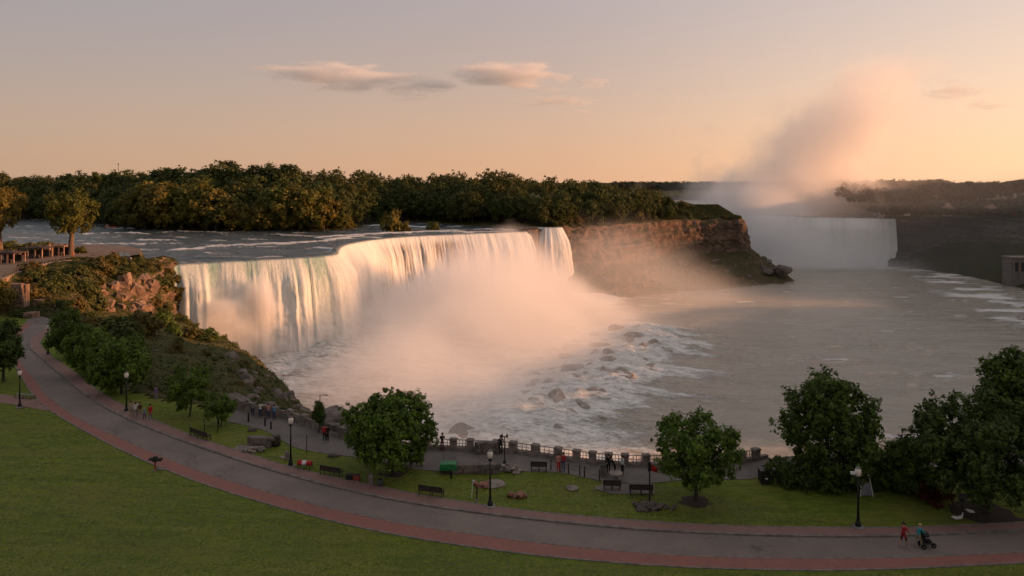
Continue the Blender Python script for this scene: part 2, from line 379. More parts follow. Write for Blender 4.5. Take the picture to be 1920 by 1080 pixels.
# --- rock and brush terrain
def terrain_mat(name, grassy, grassy2, rock1, rock2, strata=0.0, gpow=(0.45, 0.75), rscale=0.25):
    m, t, b = new_mat(name)
    g = t.nodes.new('ShaderNodeNewGeometry'); v = g.outputs['Position']
    nx, ny, nz = sepxyz(t, g.outputs['True Normal'])
    n1 = tnoise(t, v, rscale, 6, 0.6); n2 = tnoise(t, v, rscale*4, 5, 0.65); n3 = tnoise(t, v, 2.2, 4, 0.7)
    rk = mixc(t, n2.ramp(0.3, 0.72), rock1, rock2)
    if strata:
        x, y, z = sepxyz(t, v)
        lay = tnoise(t, combxyz(t, x*0.02, y*0.02, z*strata), 1.0, 4, 0.7)
        rk = mixc(t, lay.ramp(0.42, 0.62)*0.75, rk, tuple(c*0.45 for c in rock1))
    gr = mixc(t, n1.ramp(0.3, 0.7), grassy, grassy2); gr = mixc(t, n3.ramp(0.4, 0.8)*0.7, gr, tuple(c*0.4 for c in grassy))
    at = t.nodes.new('ShaderNodeAttribute'); at.attribute_name = 'veg'
    fac = (nz+(n2-0.5)*0.5+X(t, at.outputs['Fac'])).ramp(gpow[0], gpow[1])
    t.links.new(mixc(t, fac, rk, gr), b.inputs['Base Color']); b.inputs['Roughness'].default_value = 0.95; b.inputs['Specular IOR Level'].default_value = 0.15
    bn = t.nodes.new('ShaderNodeBump'); bn.inputs['Strength'].default_value = 1.0; bn.inputs['Distance'].default_value = 0.6
    k = tnoise(t, v, 0.9, 7, 0.7); t.links.new(k.s, bn.inputs['Height']); t.links.new(bn.outputs[0], b.inputs['Normal'])
    return m
def catmull(C, n):
    """C: (k, m, 3) -> (n, m, 3) along the first axis"""
    k = len(C); ext = np.concatenate([2*C[:1]-C[1:2], C, 2*C[-1:]-C[-2:-1]])
    t = np.linspace(0, k-1-1e-6, n); i = np.floor(t).astype(int); f = (t-i)[:, None, None]
    p0, p1, p2, p3 = ext[i], ext[i+1], ext[i+2], ext[i+3]
    return 0.5*((2*p1)+(-p0+p2)*f+(2*p0-5*p1+4*p2-p3)*f*f+(-p0+3*p1-3*p2+p3)*f**3)
def loft(rows, nr, nc):
    C = np.array(rows, float); A = catmull(C, nr); B = catmull(A.transpose(1, 0, 2), nc)
    return B.transpose(1, 0, 2)
def normals(G):
    a = np.gradient(G, axis=0); b = np.gradient(G, axis=1); n = np.cross(b, a)
    return n/(np.linalg.norm(n, axis=2, keepdims=True)+1e-9)
def rough_sheet(name, G, amp, scale, m, seed=0, strata=0.0, vegf=None, block=0.0, kind='structure', ampf=None):
    N = normals(G); x, y, z = G[..., 0], G[..., 1], G[..., 2]
    steep = 1-np.abs(N[..., 2])
    d = (fbm(x*scale, y*scale, z*scale*1.6, 5, seed, 0.55)-.5)*2*amp
    if strata:
        lay = vnoise(z*strata, x*0.03, y*.03, seed+3)
        d = d+steep*(lay-.5)*amp*1.6
    d = d+steep*(vnoise(x*.28, y*.28, z*.035, seed+6)-.5)*amp*1.3
    if block:
        bl = vnoise(np.floor(x/block+vnoise(z*.3, 0, 0, 1)*2), np.floor(z/(block*.8)), np.floor(y/block), seed+9)
        d = d+steep*(bl-.5)*amp*0.9
    if ampf is not None: d = d*ampf(x, y, z)
    G2 = G+N*d[..., None]
    veg = np.zeros(x.shape) if vegf is None else vegf(x, y, z)
    me = mesh_np(name, G2.reshape(-1, 3), grid_quads(G.shape[0], G.shape[1]), mats=[m], attrs={'veg': veg})
    o = mobj(name, me)
    if kind: tag(o, kind=kind)
    return o, G2

M_hill = terrain_mat('brush_and_rock', (0.050, 0.058, 0.016), (0.085, 0.070, 0.024), (0.22, 0.145, 0.105), (0.10, 0.07, 0.055), 0.5, (0.30, 0.60))
M_cliff = terrain_mat('gorge_cliff', (0.050, 0.048, 0.018), (0.075, 0.055, 0.028), (0.19, 0.128, 0.092), (0.09, 0.064, 0.05), 0.35, (0.42, 0.75), 0.12)
M_cliffd = terrain_mat('far_cliff', (0.040, 0.042, 0.020), (0.060, 0.05, 0.03), (0.15, 0.12, 0.10), (0.085, 0.07, 0.06), 0.35, (0.42, 0.75), 0.12)
def zp(a, b, z): return P(a, b, z)
HILLROWS = [
 [zp(-160,590,4.4), zp(0,526,4.4), zp(70,499,4.4), zp(140,490,4.4), zp(212,485,4.2), zp(270,488,2.5), zp(330,494,0.2)],
 [zp(-160,600,3.2), zp(0,548,3.0), zp(70,522,3.2), zp(140,512,3.0), zp(205,502,3.0), zp(275,506,0.4), Q(333,518,212)],
 [zp(-160,608,2.0), zp(0,566,2.0), zp(70,546,1.6), zp(140,536,1.2), zp(190,527,0.6), Q(272,524,186), Q(334,548,209)],
 [zp(-160,616,1.0), zp(0,582,1.0), zp(70,572,0.7), zp(125,578,-0.4), Q(196,588,158), Q(276,592,175), Q(338,592,205)],
 [zp(-160,622,0.4), zp(0,592,0.3), zp(76,590,0.1), zp(128,618,-.1), Q(216,632,122), Q(322,628,146), Q(402,634,182)],
 [zp(-160,628,0.1), zp(0,600,-.1), zp(84,602,-.1), zp(140,655,-.1), Q(258,690,95), Q(372,686,110), Q(458,662,158)],
 [zp(-160,636,-.2), zp(0,612,-.2), zp(92,630,-.2), zp(152,695,-.2), zp(288,734,-.2), Q(418,740,88), Q(514,722,122)],
 [zp(-160,646,-.4), zp(0,628,-.4), zp(100,660,-.4), zp(170,718,-.4), zp(312,748,-.4), zp(448,769,-.4), Q(552,768,97)],
 [zp(-160,660,-.7), zp(0,640,-.7), zp(110,680,-.7), zp(190,735,-.7), zp(340,762,-.7), zp(500,790,-.8), Q(625,800,80)],
]
for r in HILLROWS:
    e = r[-1]; r.append(np.array((e[0]+3, e[1]+10, min(e[2]-9, -20)))); r.append(np.array((e[0]+7, e[1]+18, -37)))
r0 = HILLROWS[0]
HILLROWS.insert(0, [q_+np.array((-1.5, 7.0 if k_ > 3 else 2.0, (-0.4 if k_ < 4 else -1.2-0*q_[2])-(q_[2] if k_ > 4 else 0)*.6)) for k_, q_ in enumerate(r0)])
HG = loft(HILLROWS, 190, 220)
hill_o, HG2 = rough_sheet('rocky_hillside', HG, 1.5, 0.17, M_hill, 11, 0.55, block=2.2, ampf=lambda x, y, z: np.where(poly_dist(HILL_TOE, x, y)[1] > 0, sstep(0.5, 9, poly_dist(HILL_TOE, x, y)[0]), 0.0))
# terrace plateau above the hillside
TER0 = resample(px_line([(-160,588),(0,524),(70,497),(140,488),(212,483)], 4.6), 60, 2)
tb = TER0.copy(); k = np.linspace(0, 1, 60)[:, None]
tback = resample(np.array([(-190,190,4.6),(-150,222,4.6),(-128,228,4.6),(-112,214,4.6),(-104,196,4.6)]), 60, 2)
t5 = np.linspace(0, 1, 8)[:, None, None]
TV = TER0[None]*(1-t5)+tback[None]*t5
M_terr = mat('terrace_paving', (0.20, 0.14, 0.10), (0.12, 0.085, 0.065), 0.3, 0.9, 0.3)
o = mobj('terrace_pavement', mesh_np('terrace_pavement', TV.reshape(-1, 3), grid_quads(8, 60), mats=[M_terr])); tag(o, kind='structure')
bank = tback.copy(); bank[:, :2] += (tback[:, :2]-np.array((-150, 190)))*0.06; bank[:, 2] = -1.0
bank2 = [tback, tback*0.5+bank*0.5, bank]
BG = loft([b[::4] for b in bank2], 12, 60); rough_sheet('terrace_bank', BG, 0.5, .3, M_hill, 4)

# --- gorge wall under the promenade
gw = rRAIL[:, :2]
tt = np.gradient(gw, axis=0); tt /= np.linalg.norm(tt, axis=1)[:, None]; nn_ = np.stack([-tt[:, 1], tt[:, 0]], 1)
rowsg = [np.column_stack([gw+nn_*o_, np.full(len(gw), z_)]) for o_, z_ in ((0.25, 0.0), (1.2, -3), (5, -9), (14, -20), (30, -36))]
gg = loft([r[::5] for r in rowsg], 40, 200); rough_sheet('gorge_wall', gg, 0.8, .2, M_cliffd, 21, .4)

# --- waterfalls
CREST = px_line([(318,497),(333,496),(400,492),(480,488),(560,483.5),(610,480),(630,476.5),(631,471),(634,465),(645,459),(665,455),(700,449),(760,443.5),(850,439.5),(930,436.5),(985,434.5),(992,434)])
rCREST = resample(CREST, 520, 2)
def fall_mat():
    m, t, b = new_mat('falling_water')
    a = t.nodes.new('ShaderNodeAttribute'); a.attribute_name = 'wcol'
    g = t.nodes.new('ShaderNodeNewGeometry'); v = g.outputs['Position']
    n = tnoise(t, mscale(t, v, (1, 1, .22)), 1.6, 5, 0.7); n2 = tnoise(t, mscale(t, v, (1, 1, .5)), 3.0, 4, 0.7)
    c = mixc(t, n.ramp(0.42, 0.75)*0.55, a.outputs['Color'], (0.92, 0.92, 0.90))
    t.links.new(c, b.inputs['Base Color']); b.inputs['Roughness'].default_value = 0.7; b.inputs['Specular IOR Level'].default_value = 0.25
    tr = t.nodes.new('ShaderNodeBsdfTranslucent'); t.links.new(c, tr.inputs[0])
    bn = t.nodes.new('ShaderNodeBump'); bn.inputs['Strength'].default_value = 0.8; bn.inputs['Distance'].default_value = 0.5
    h = n+n2*0.5; t.links.new(h.s, bn.inputs['Height']); t.links.new(bn.outputs[0], b.inputs['Normal'])
    ms = t.nodes.new('ShaderNodeMixShader'); ms.inputs[0].default_value = 0.25
    t.links.new(b.outputs[0], ms.inputs[1]); t.links.new(tr.outputs[0], ms.inputs[2]); t.links.new(ms.outputs[0], t.nodes['Material Output'].inputs[0])
    return m
M_fall = fall_mat()
def fall_sheet(name, crest, H, seed, green, brown=None, billow=None, nr=110, out=1.0, lipz=0.0):
    c = crest[:, :2]; n = len(c)
    s = np.concatenate([[0], np.cumsum(np.linalg.norm(np.diff(c, axis=0), axis=1))])
    t = np.gradient(c, axis=0); nr_ = np.stack([t[:, 1], -t[:, 0]], 1)
    ker = np.hanning(23); ker /= ker.sum()
    nr_ = np.stack([np.convolve(np.pad(nr_[:, k], 11, mode='edge'), ker, 'valid') for k in (0, 1)], 1); nr_ /= np.linalg.norm(nr_, axis=1)[:, None]
    u = np.linspace(0, 1, nr)
    up = 7; drop = np.concatenate([np.zeros(up), (np.linspace(0, 1, nr-up+1)[1:])**1.25*H])
    offs = np.concatenate([np.linspace(-3.2, 0, up), 0.95*out*np.sqrt(drop[up:])])
    S = s[None, :]; D = drop[:, None]
    S0 = S; S = S+4.5*(fbm(S/7.0, 0*S, 0, 3, seed+21)-.5)*2+1.2*(fbm(S/2.5, D*.03, 0, 2, seed+22)-.5)
    rib = 1-np.abs(2*vnoise(S/2.6+0.6*vnoise(S/7, D*.03, 0, seed), D*0.012, 0, seed+1)-1)      # rounded columns of water
    rib2 = 1-np.abs(2*vnoise(S/0.95, D*0.03, 0, seed+2)-1)
    fine = vnoise(S/.42, D*.22, 0, seed+3)
    gro = sstep(0, 9, D)
    bul = vnoise(S/6.5, D*.018, 0, seed+11); rag = fbm(S/1.3, D/2.2, 0, 3, seed+12)
    amp_ = .45+1.1*vnoise(S0/5.0, D*.01, 0, seed+14)
    disp = gro*(rib*1.15*amp_+rib2*0.45+fine*.35+bul*3.0+rag*.9*sstep(6, 26, D))+ (1-gro)*(rib*.35+rib2*.25)
    bill = np.zeros_like(disp)
    if billow:
        s0, s1, top, amp = billow
        w = sstep(s0-3, s0+6, S)*(1-sstep(s1-14, s1+4, S))
        topn = top+6*(vnoise(S/7, 0, 0, seed+7)-.5)*2
        bb = 1-np.abs(2*fbm(S/11, D/9, 0, 4, seed+5, .55)-1)
        bill = w*sstep(topn-1, topn+9, D)
        disp = disp*(1-.6*bill)+bill*(2.0+amp*bb+1.6*(1-np.abs(2*vnoise(S/3.2, D/2.6, 0, seed+8)-1)))
    OF = offs[:, None]+disp
    OF[:up] = offs[:up, None]
    V = np.empty((nr, n, 3)); V[..., :2] = c[None]+nr_[None]*OF[..., None]; 
    V[..., 2] = lipz-D+0*S
    lip = (0.10*rib2+.12*rib-.05); V[up-3:up+2, :, 2] += lip[up-3:up+2]
    foam = np.array((0.90, 0.90, 0.88)); gcol = np.array((0.20, 0.42, 0.34)); bcol = np.array((0.20, 0.12, 0.075))
    st = sstep(.22, .70, rib*.5+fine*.25+bul*.3)
    col = np.ones((nr, n, 3))*foam
    gw_ = np.exp(-D/16.0)*(1-st*.62)*green(S0); col = col*(1-gw_[..., None])+gcol*gw_[..., None]
    deep = (1-sstep(.10, .42, rib))*.13*(1-bill); col = col*(1-deep[..., None])+np.array((0.38, 0.48, 0.44))*deep[..., None]
    if brown is not None:
        bw_ = brown(S0)*sstep(1.5, 5, D)*(1-sstep(15, 24, D))*(1-sstep(.35, .62, rib2*.6+rib*.4)); col = col*(1-bw_[..., None])+bcol*bw_[..., None]
    dark = (1-sstep(0, .5, D))*np.ones_like(S); col = col*(1-dark[..., None]*.8)+np.array((0.10, 0.13, 0.12))*dark[..., None]*.8
    me = mesh_np(name, V.reshape(-1, 3), grid_quads(nr, n), mats=[M_fall], colors={'wcol': col})
    return mobj(name, me), s
w1, s1 = fall_sheet('waterfall', rCREST, 34.0, 3, green=lambda S: 0.95-0.72*sstep(44, 62, S), brown=lambda S: sstep(110, 130, S)*(1-sstep(158, 175, S))*.85, billow=None)
tag(w1, 'long curving white waterfall with green tinted crest, the main one in sunlight', 'waterfall')
bc = resample(np.array([(13.0,367.5,0),(16,366.3,0),(20,366.2,0),(24.0,367.0,0),(25.5,369.5,0)]), 60, 2)
w2, _ = fall_sheet('waterfall', bc, 34.0, 31, green=lambda S: 0.15+0*S, nr=80, lipz=1.0)
tag(w2, 'narrow sunlit waterfall beside the big one, next to the brown cliff', 'waterfall')
hc = resample(np.array([(165,680,0),(170,630,0),(182,580,0),(200,542,0),(222,518,0),(246,507,0),(262,503,0),(272.5,501,0)]), 220, 2)
w3, _ = fall_sheet('waterfall', hc, 34.0, 57, green=lambda S: 0.35+0*S, nr=70, lipz=-1.6, out=.8)
tag(w3, 'distant grey waterfall in shade on the far side of the river', 'waterfall')

# --- upper river (rapids above the crest)
def river_mat(name, c1, c2, foamc, bump, rough, rip, streak=(1, 1, 1), base_foam=0.0, spec=0.5):
    m, t, b = new_mat(name)
    g = t.nodes.new('ShaderNodeNewGeometry'); v = g.outputs['Position']; vs = mscale(t, v, streak)
    at = t.nodes.new('ShaderNodeAttribute'); at.attribute_name = 'foam'
    n1 = tnoise(t, vs, rip, 5, 0.65); n2 = tnoise(t, vs, rip*3.1, 4, 0.65); n3 = tnoise(t, vs, rip*0.35, 5, 0.6)
    f = (X(t, at.outputs['Fac'])*1.15+(n1-0.5)*1.1+(n2-.5)*.7+base_foam-0.5).ramp(-0.04, 0.22)
    n4 = tnoise(t, vs, rip*9.0, 5, 0.7); n5 = tnoise(t, vs, rip*1.7, 4, 0.6, 0.8)
    f = f*(1.0-(n4.ramp(0.52, 0.72)*0.40))
    foamc = mixc(t, (n5*.6+n4*.4).ramp(0.42, 0.62), foamc, tuple(q*.55 for q in foamc))
    c = mixc(t, n3.ramp(0.35, 0.65), c1, c2)
    t.links.new(mixc(t, f, c, foamc), b.inputs['Base Color'])
    r = f*(0.75-rough)+rough; t.links.new(r.s, b.inputs['Roughness']); b.inputs['IOR'].default_value = 1.33; b.inputs['Specular IOR Level'].default_value = spec
    bn = t.nodes.new('ShaderNodeBump'); bn.inputs['Strength'].default_value = 1.0; bn.inputs['Distance'].default_value = bump
    h = n1+n2*.35+n3*.8+n4*.12+f*n5*.9; t.links.new(h.s, bn.inputs['Height']); t.links.new(bn.outputs[0], b.inputs['Normal'])
    return m
M_upper = river_mat('upper_river_water', (0.045, 0.060, 0.062), (0.075, 0.090, 0.090), (0.62, 0.62, 0.60), 0.55, 0.22, 0.33, (0.55, 1.6, 1))
def build_upper():
    n = 300; cr = resample(CREST, n, 2); nr = 120
    far = resample(np.array([(-420,150,0),(-430,300,0),(-380,480,0),(-200,560,0),(0,520,0),(60,440,0)]), n, 3)
    t = (np.linspace(0, 1, nr)**1.7)[:, None, None]
    V = cr[None]*(1-t)+far[None]*t
    x, y = V[..., 0], V[..., 1]
    dist = np.linalg.norm(V[..., :2]-cr[None, :, :2], axis=2)
    z = 0.0+0.012*np.minimum(dist, 120)
    foam = np.zeros_like(x)
    def streakline(pts, w, a, zz=1.0):
        nonlocal foam, z
        d, _ = poly_dist(px_line(pts, zz), x+3*(fbm(x*.06, y*.06, seed=77)-.5), y+7*(fbm(x*.05, y*.05, seed=71)-.5))
        k = np.exp(-(d/w)**2); foam = np.maximum(foam, a*k); z = z+0.7*k
    streakline([(330,468),(400,461),(470,458),(540,455),(590,451),(640,444),(680,440)], 2.6, .95)
    streakline([(590,462),(620,463),(636,466)], 2.5, .9)
    streakline([(155,461),(200,459),(250,460),(300,458),(330,457)], 2.0, .75)
    streakline([(265,452),(300,451),(325,451)], 2.0, .85)
    streakline([(600,443),(660,439),(720,436),(800,432),(860,432)], 2.4, .85)
    streakline([(150,443),(210,440),(280,441)], 2.0, .7); streakline([(200,431),(250,431)], 2.2, .6); streakline([(30,428),(80,424)], 2.5, .6)
    streakline([(245,470),(300,468)], 1.8, .6); streakline([(700,423),(760,424),(820,427)], 2.0, .8); streakline([(850,433),(930,432),(975,431)], 1.6, .8)
    streakline([(890,428),(960,429)], 1.5, .7); streakline([(380,474),(440,472)], 1.6, .5); streakline([(380,443),(430,441)], 1.8, .5)
    wav = fbm(x*.10, y*.30, seed=41, oct=4); z = z+(wav-.5)*1.3*sstep(1.5, 9, dist)
    foam = foam+sstep(.54, .74, wav)*.55
    foam *= sstep(.3, 3, dist)
    V[..., 2] = z
    V[0, :, 2] = -.02
    me = mesh_np('upper_river', V.reshape(-1, 3), grid_quads(nr, n), mats=[M_upper], attrs={'foam': foam}); me.flip_normals()
    tag(mobj('upper_river', me), kind='structure')
build_upper()
# water above the far falls
hx = resample(hc, 80, 0); hb = hx.copy(); hb[:, 0] = np.linspace(60, 620, 80); hb[:, 1] = 1050
V = np.stack([hx*(1-a)+hb*a for a in np.linspace(0, 1, 20)**1.5]); V[..., 2] = -1.55+0.4*(fbm(V[..., 0]*.05, V[..., 1]*.1, seed=8)-.5)
me = mesh_np('far_upper_river', V.reshape(-1, 3), grid_quads(20, 80), mats=[M_upper], attrs={'foam': np.full(1600, .05)}); tag(mobj('far_upper_river', me), kind='structure')

# --- lower river with the boulder rapids at the foot of the falls
M_river = river_mat('lower_river_water', (0.270, 0.240, 0.190), (0.340, 0.300, 0.236), (0.84, 0.82, 0.77), 2.0, 0.10, 0.17, (0.5, 1.8, 1), spec=1.0)
def talus_h(x, y):
    d, s = poly_dist(rCREST[::12], x, y)
    d2, _ = poly_dist(np.array([(50,268),(46,250),(30,215),(12,184),(-4,165)]), x, y)
    inside = np.where(s < 0, d, 0)
    k = np.exp(-(inside/45.0)**2)*7*sstep(-.2, 4, inside)
    lump = fbm(x*.09, y*.09, seed=91, oct=4)
    k2 = np.exp(-(d2/20.0)**2)*4.2
    return np.maximum(k, k2)*(0.55+0.9*lump)
def river_z(x, y): return -35.0+talus_h(x, y)
def build_river():
    xs = np.concatenate([np.arange(-150, 180, 1.3), np.arange(180, 330, 2.0), np.arange(330, 620, 8.0)]); ys = 78*np.exp(np.linspace(0, np.log(760/78), 300))
    X_, Y_ = np.meshgrid(xs, ys)
    th = talus_h(X_, Y_)
    Z_ = -35+th+0.35*(fbm(X_*.12, Y_*.25, seed=61)-.5)
    foam = np.clip(th/3.2, 0, 1)*(0.45+.55*fbm(X_*.07, Y_*.12, seed=19, oct=4))
    d, s = poly_dist(np.array([(-60,235),(-10,215),(0,190),(-8,165),(0,150)]), X_, Y_)
    foam = np.maximum(foam, (.62+.5*fbm(X_*.10, Y_*.22, seed=37, oct=4))*.95*np.exp(-(d/38)**4))
    d6, _ = poly_dist(np.array([(40,262),(32,240),(16,212),(0,186),(-10,168)]), X_, Y_); ap_ = fbm(X_*.16, Y_*.24, seed=97, oct=4)
    foam = np.maximum(foam, np.exp(-(d6/24)**4)*(.68+.75*ap_))
    # long foam tails carried to the right by the current
    tail = fbm(X_*.018, Y_*.16, seed=15, oct=4)
    d3, _ = poly_dist(np.array([(50,268),(46,250),(30,215),(12,184),(-4,160)]), X_, Y_)
    foam = np.maximum(foam, np.exp(-(d3/34)**2)*sstep(.34, .60, tail)*.95)
    right = sstep(0, 1, (X_-(120+0.0*Y_))/120)
    # foam lines along the far right bank
    d4, _ = poly_dist(np.array([(262,492),(272,470),(270,440),(262,410),(248,380),(235,340),(225,300)]), X_, Y_)
    sw = fbm(X_*.035, Y_*.11, seed=23, oct=5)
    foam = np.maximum(foam, np.exp(-(d4/28)**2)*sstep(.38, .62, sw)*.74)
    d5, _ = poly_dist(np.array([(215,500),(245,495),(270,492)]), X_, Y_); foam = np.maximum(foam, np.exp(-(d5/10)**2)*.6)
    rip = fbm(X_*.06, Y_*.24, seed=29, oct=4); foam = np.maximum(foam, sstep(.62, .80, rip)*.62)
    chop = 1-np.abs(2*fbm(X_*.22, Y_*.30, seed=83, oct=4)-1); Z_ = Z_+(chop-.6)*1.7*np.clip(foam, 0, 1)*sstep(330, 250, Y_)
    me = mesh_np('river', np.stack([X_, Y_, Z_], -1).reshape(-1, 3), grid_quads(len(ys), len(xs)), mats=[M_river], attrs={'foam': foam})
    tag(mobj('river', me), kind='structure')
build_river()

# --- the island cliff, its plateau and the far right bank
rim = [(25,371),(40,380),(56.5,393),(75,412),(95,434),(116,450),(134,455),(147,455),(151,468),(142,510),(124,590)]
cb = [(28,369),(43,374),(60,387),(79,406),(99,428),(119,444),(138,449),(150,449),(156,464),(148,510),(130,590)]
wl = [(31,338),(38,334),(46,338),(65,357),(82,370),(98,381),(125,393),(158,412),(174,428),(168,470),(152,590)]
def L3d(l, z): return [np.array((a, b, z)) for a, b in l]
def lerp2(a, b, t): return [(p[0]*(1-t)+q[0]*t, p[1]*(1-t)+q[1]*t) for p, q in zip(a, b)]
G = loft([L3d(lerp2(rim, cb, -.6), 1.2), L3d(rim, 0.2), L3d(lerp2(rim, cb, .35), -5), L3d(lerp2(rim, cb, .7), -12), L3d(cb, -19), L3d(lerp2(cb, wl, .22), -23.5), L3d(lerp2(cb, wl, .62), -30), L3d(wl, -36)], 130, 320)
rough_sheet('island_cliff', G, 2.1, 0.12, M_cliff, 33, 0.45, block=3.2, vegf=lambda x, y, z: -0.12*sstep(-22, -26, z))
rr = loft([[np.array((a, b, z)) for a, b in ((6,350),(9,349.5),(12.5,352),(13.2,360),(13,370),(11,376))] for z in (1.0, 0, -8, -18, -36)], 40, 40)
rough_sheet('islet_cliff', rr, 0.5, .25, M_cliff, 37, .4, block=2.0)
tp = loft([[np.array((a, b, 1.0+.0*b)) for a, b in r] for r in (((5,351),(9,350.5),(13,352.5)), ((2,362),(7,362),(13.2,361)), ((0,378),(6,378),(13,377)))], 12, 12)
rough_sheet('islet_ground', tp, .25, .4, M_hill, 2)
SHORE = [P(-420,415), P(-150,415), P(100,417), P(188,423), P(230,434), P(300,437), P(400,438), P(560,437), P(650,433.5), P(684,428), P(715,420), P(800,421.5), P(880,425), P(960,427), np.array((2., 376, 0)), np.array((22., 372, 0)), *[np.array((a, b, 0.0)) for a, b in lerp2(rim, cb, -.5)[1:8]], np.array((148,470,0.)), np.array((138,515,0.)), np.array((120,600,0.))]
rSH = resample(np.array(SHORE), 260, 2)
def hill_prof(dist, x):
    wide = 1-0.93*sstep(60, 122, x)
    return (0.35+1.2*sstep(0, 6, dist)+ 9.0*sstep(8, 75, dist)+4*sstep(60, 200, dist))*wide
def build_island():
    n = 260; inner = resample(np.array([(-700,780,0),(-420,800,0),(-100,760,0),(20,720,0),(60,660,0),(95,640,0)]), n, 2)
    T = np.array([0, .008, .02, .05, .1, .16, .24, .34, .5, .7, 1.0])[:, None, None]
    V = rSH[None]*(1-T)+inner[None]*T
    dist = np.linalg.norm(V[..., :2]-rSH[None, :, :2], axis=2)
    V[..., 2] = hill_prof(dist, V[..., 0])-0.5*(dist < .5)
    V[..., 2] += (fbm(V[..., 0]*.08, V[..., 1]*.08, seed=3)-.5)*1.0*sstep(2, 10, dist)
    me = mesh_np('island_ground', V.reshape(-1, 3), grid_quads(len(T), n), mats=[M_hill]); tag(mobj('island_ground', me), kind='structure')
build_island()
def island_z(x, y):
    d, s = poly_dist(rSH[::4], np.asarray(x, float), np.asarray(y, float)); return hill_prof(d, np.asarray(x, float))
rim2 = [(271,503),(285,494),(308,486),(333,462),(350,434),(380,397),(440,347),(520,300)]
wl2 = [(264,495),(277,484),(284,462),(286,440),(284,412),(281,387),(292,330),(330,280)]
G = loft([L3d(lerp2(rim2, wl2, -.1), .4), L3d(rim2, -.8), L3d(lerp2(rim2, wl2, .06), -7), L3d(lerp2(rim2, wl2, .16), -16), L3d(lerp2(rim2, wl2, .45), -24), L3d(lerp2(rim2, wl2, .8), -31), L3d(wl2, -36.5)], 80, 200)
rough_sheet('far_bank_cliff', G, 1.6, 0.09, M_cliffd, 71, .35, block=5, vegf=lambda x, y, z: 0.2*sstep(-18, -24, z))
def bank_z(x, y):
    d, s = poly_dist(np.array(rim2), np.asarray(x, float), np.asarray(y, float))
    off = sstep(0.70, 0.84, np.asarray(x)/np.asarray(y))      # unseen rise added to shade the island point and far falls
    return -0.6+1.0*sstep(0, 8, d)+9*sstep(15, 110, d)+30*sstep(20, 130, d)*off*sstep(300, 440, np.asarray(y, float))
def build_bank():
    n = 120; r = resample(np.array([(a, b, 0) for a, b in lerp2(rim2, wl2, -.02)]), n, 2); inner = resample(np.array([(330,1000,0),(500,980,0),(800,800,0),(900,500,0),(900,300,0)]), n, 2)
    T = (np.linspace(0, 1, 50)**1.6)[:, None, None]; V = r[None]*(1-T)+inner[None]*T
    V[..., 2] = bank_z(V[..., 0], V[..., 1])
    me = mesh_np('far_bank_ground', V.reshape(-1, 3), grid_quads(50, n), mats=[M_hill]); tag(mobj('far_bank_ground', me), kind='structure')
build_bank()
# unseen wooded rise added at right to keep the evening sun off the park
def build_shading_rise():
    xs = np.arange(100, 330, 5.0); ys = np.arange(-150, 200, 5.0); X_, Y_ = np.meshgrid(xs, ys)
    edge = np.maximum(110, 0.80*Y_+22)
    z = 46*sstep(0, 62, X_-edge)*(1-sstep(154, 184, Y_))*(1+.15*(fbm(X_*.03, Y_*.03, seed=2)-.5))-.3
    q = grid_quads(len(ys), len(xs)); q = q[(z.ravel()[q].max(1) > .4) | ((X_-edge).ravel()[q].min(1) > 30) & (Y_.ravel()[q].max(1) < 165)]
    me = mesh_np('shading_rise_terrain', np.stack([X_, Y_, z], -1).reshape(-1, 3), q, mats=[M_hill]); tag(mobj('shading_rise_terrain', me), kind='structure')
build_shading_rise()
# unseen right bank added to shade the water and the foot of the falls
def build_shading_bank():
    ys = np.arange(176, 352, 4.0); u = np.array([0, .006, .02, .05, .1, .2, .4, .7, 1.0]); ed = .80*ys+46+6*(fbm(ys*.03, 0*ys, seed=6)-.5)
    X_ = ed[:, None]+(560-ed)[:, None]*u[None]; X_[:, 0] -= 10; Y_ = np.repeat(ys[:, None], len(u), 1)
    z = np.array([-37, -18, -5, -3, -2, -1, 0, 1, 1.0])[None]+1.5*(fbm(X_*.04, Y_*.04, seed=14)-.5)
    me = mesh_np('shading_bank_terrain', np.stack([X_, Y_, z], -1).reshape(-1, 3), grid_quads(len(ys), len(u)), mats=[M_cliffd], attrs={'veg': np.zeros(X_.size)}); tag(mobj('shading_bank_terrain', me), kind='structure')
build_shading_bank()
# base terrain far beyond everything, down to the horizon
me = mesh_np('far_terrain', np.array([(-12000,-3000,-40),(12000,-3000,-40),(12000,16000,-40),(-12000,16000,-40)]), [[0, 1, 2, 3]], mats=[M_hill]); tag(mobj('far_terrain', me), kind='structure')
b = resample(np.array([(-9000,1300,0),(-900,1050,0),(-100,1000,0),(400,1040,0),(900,1000,0),(9000,1500,0)]), 60, 2); c = b.copy(); c[:, 1] += 9000; c[:, 2] = 4; b[:, 2] = 2; e = b.copy(); e[:, 1] -= 5; e[:, 2] = -40
me = mesh_np('upland_terrain', np.concatenate([e, b, c]), grid_quads(3, 60), mats=[M_hill]); tag(mobj('upland_terrain', me), kind='structure')

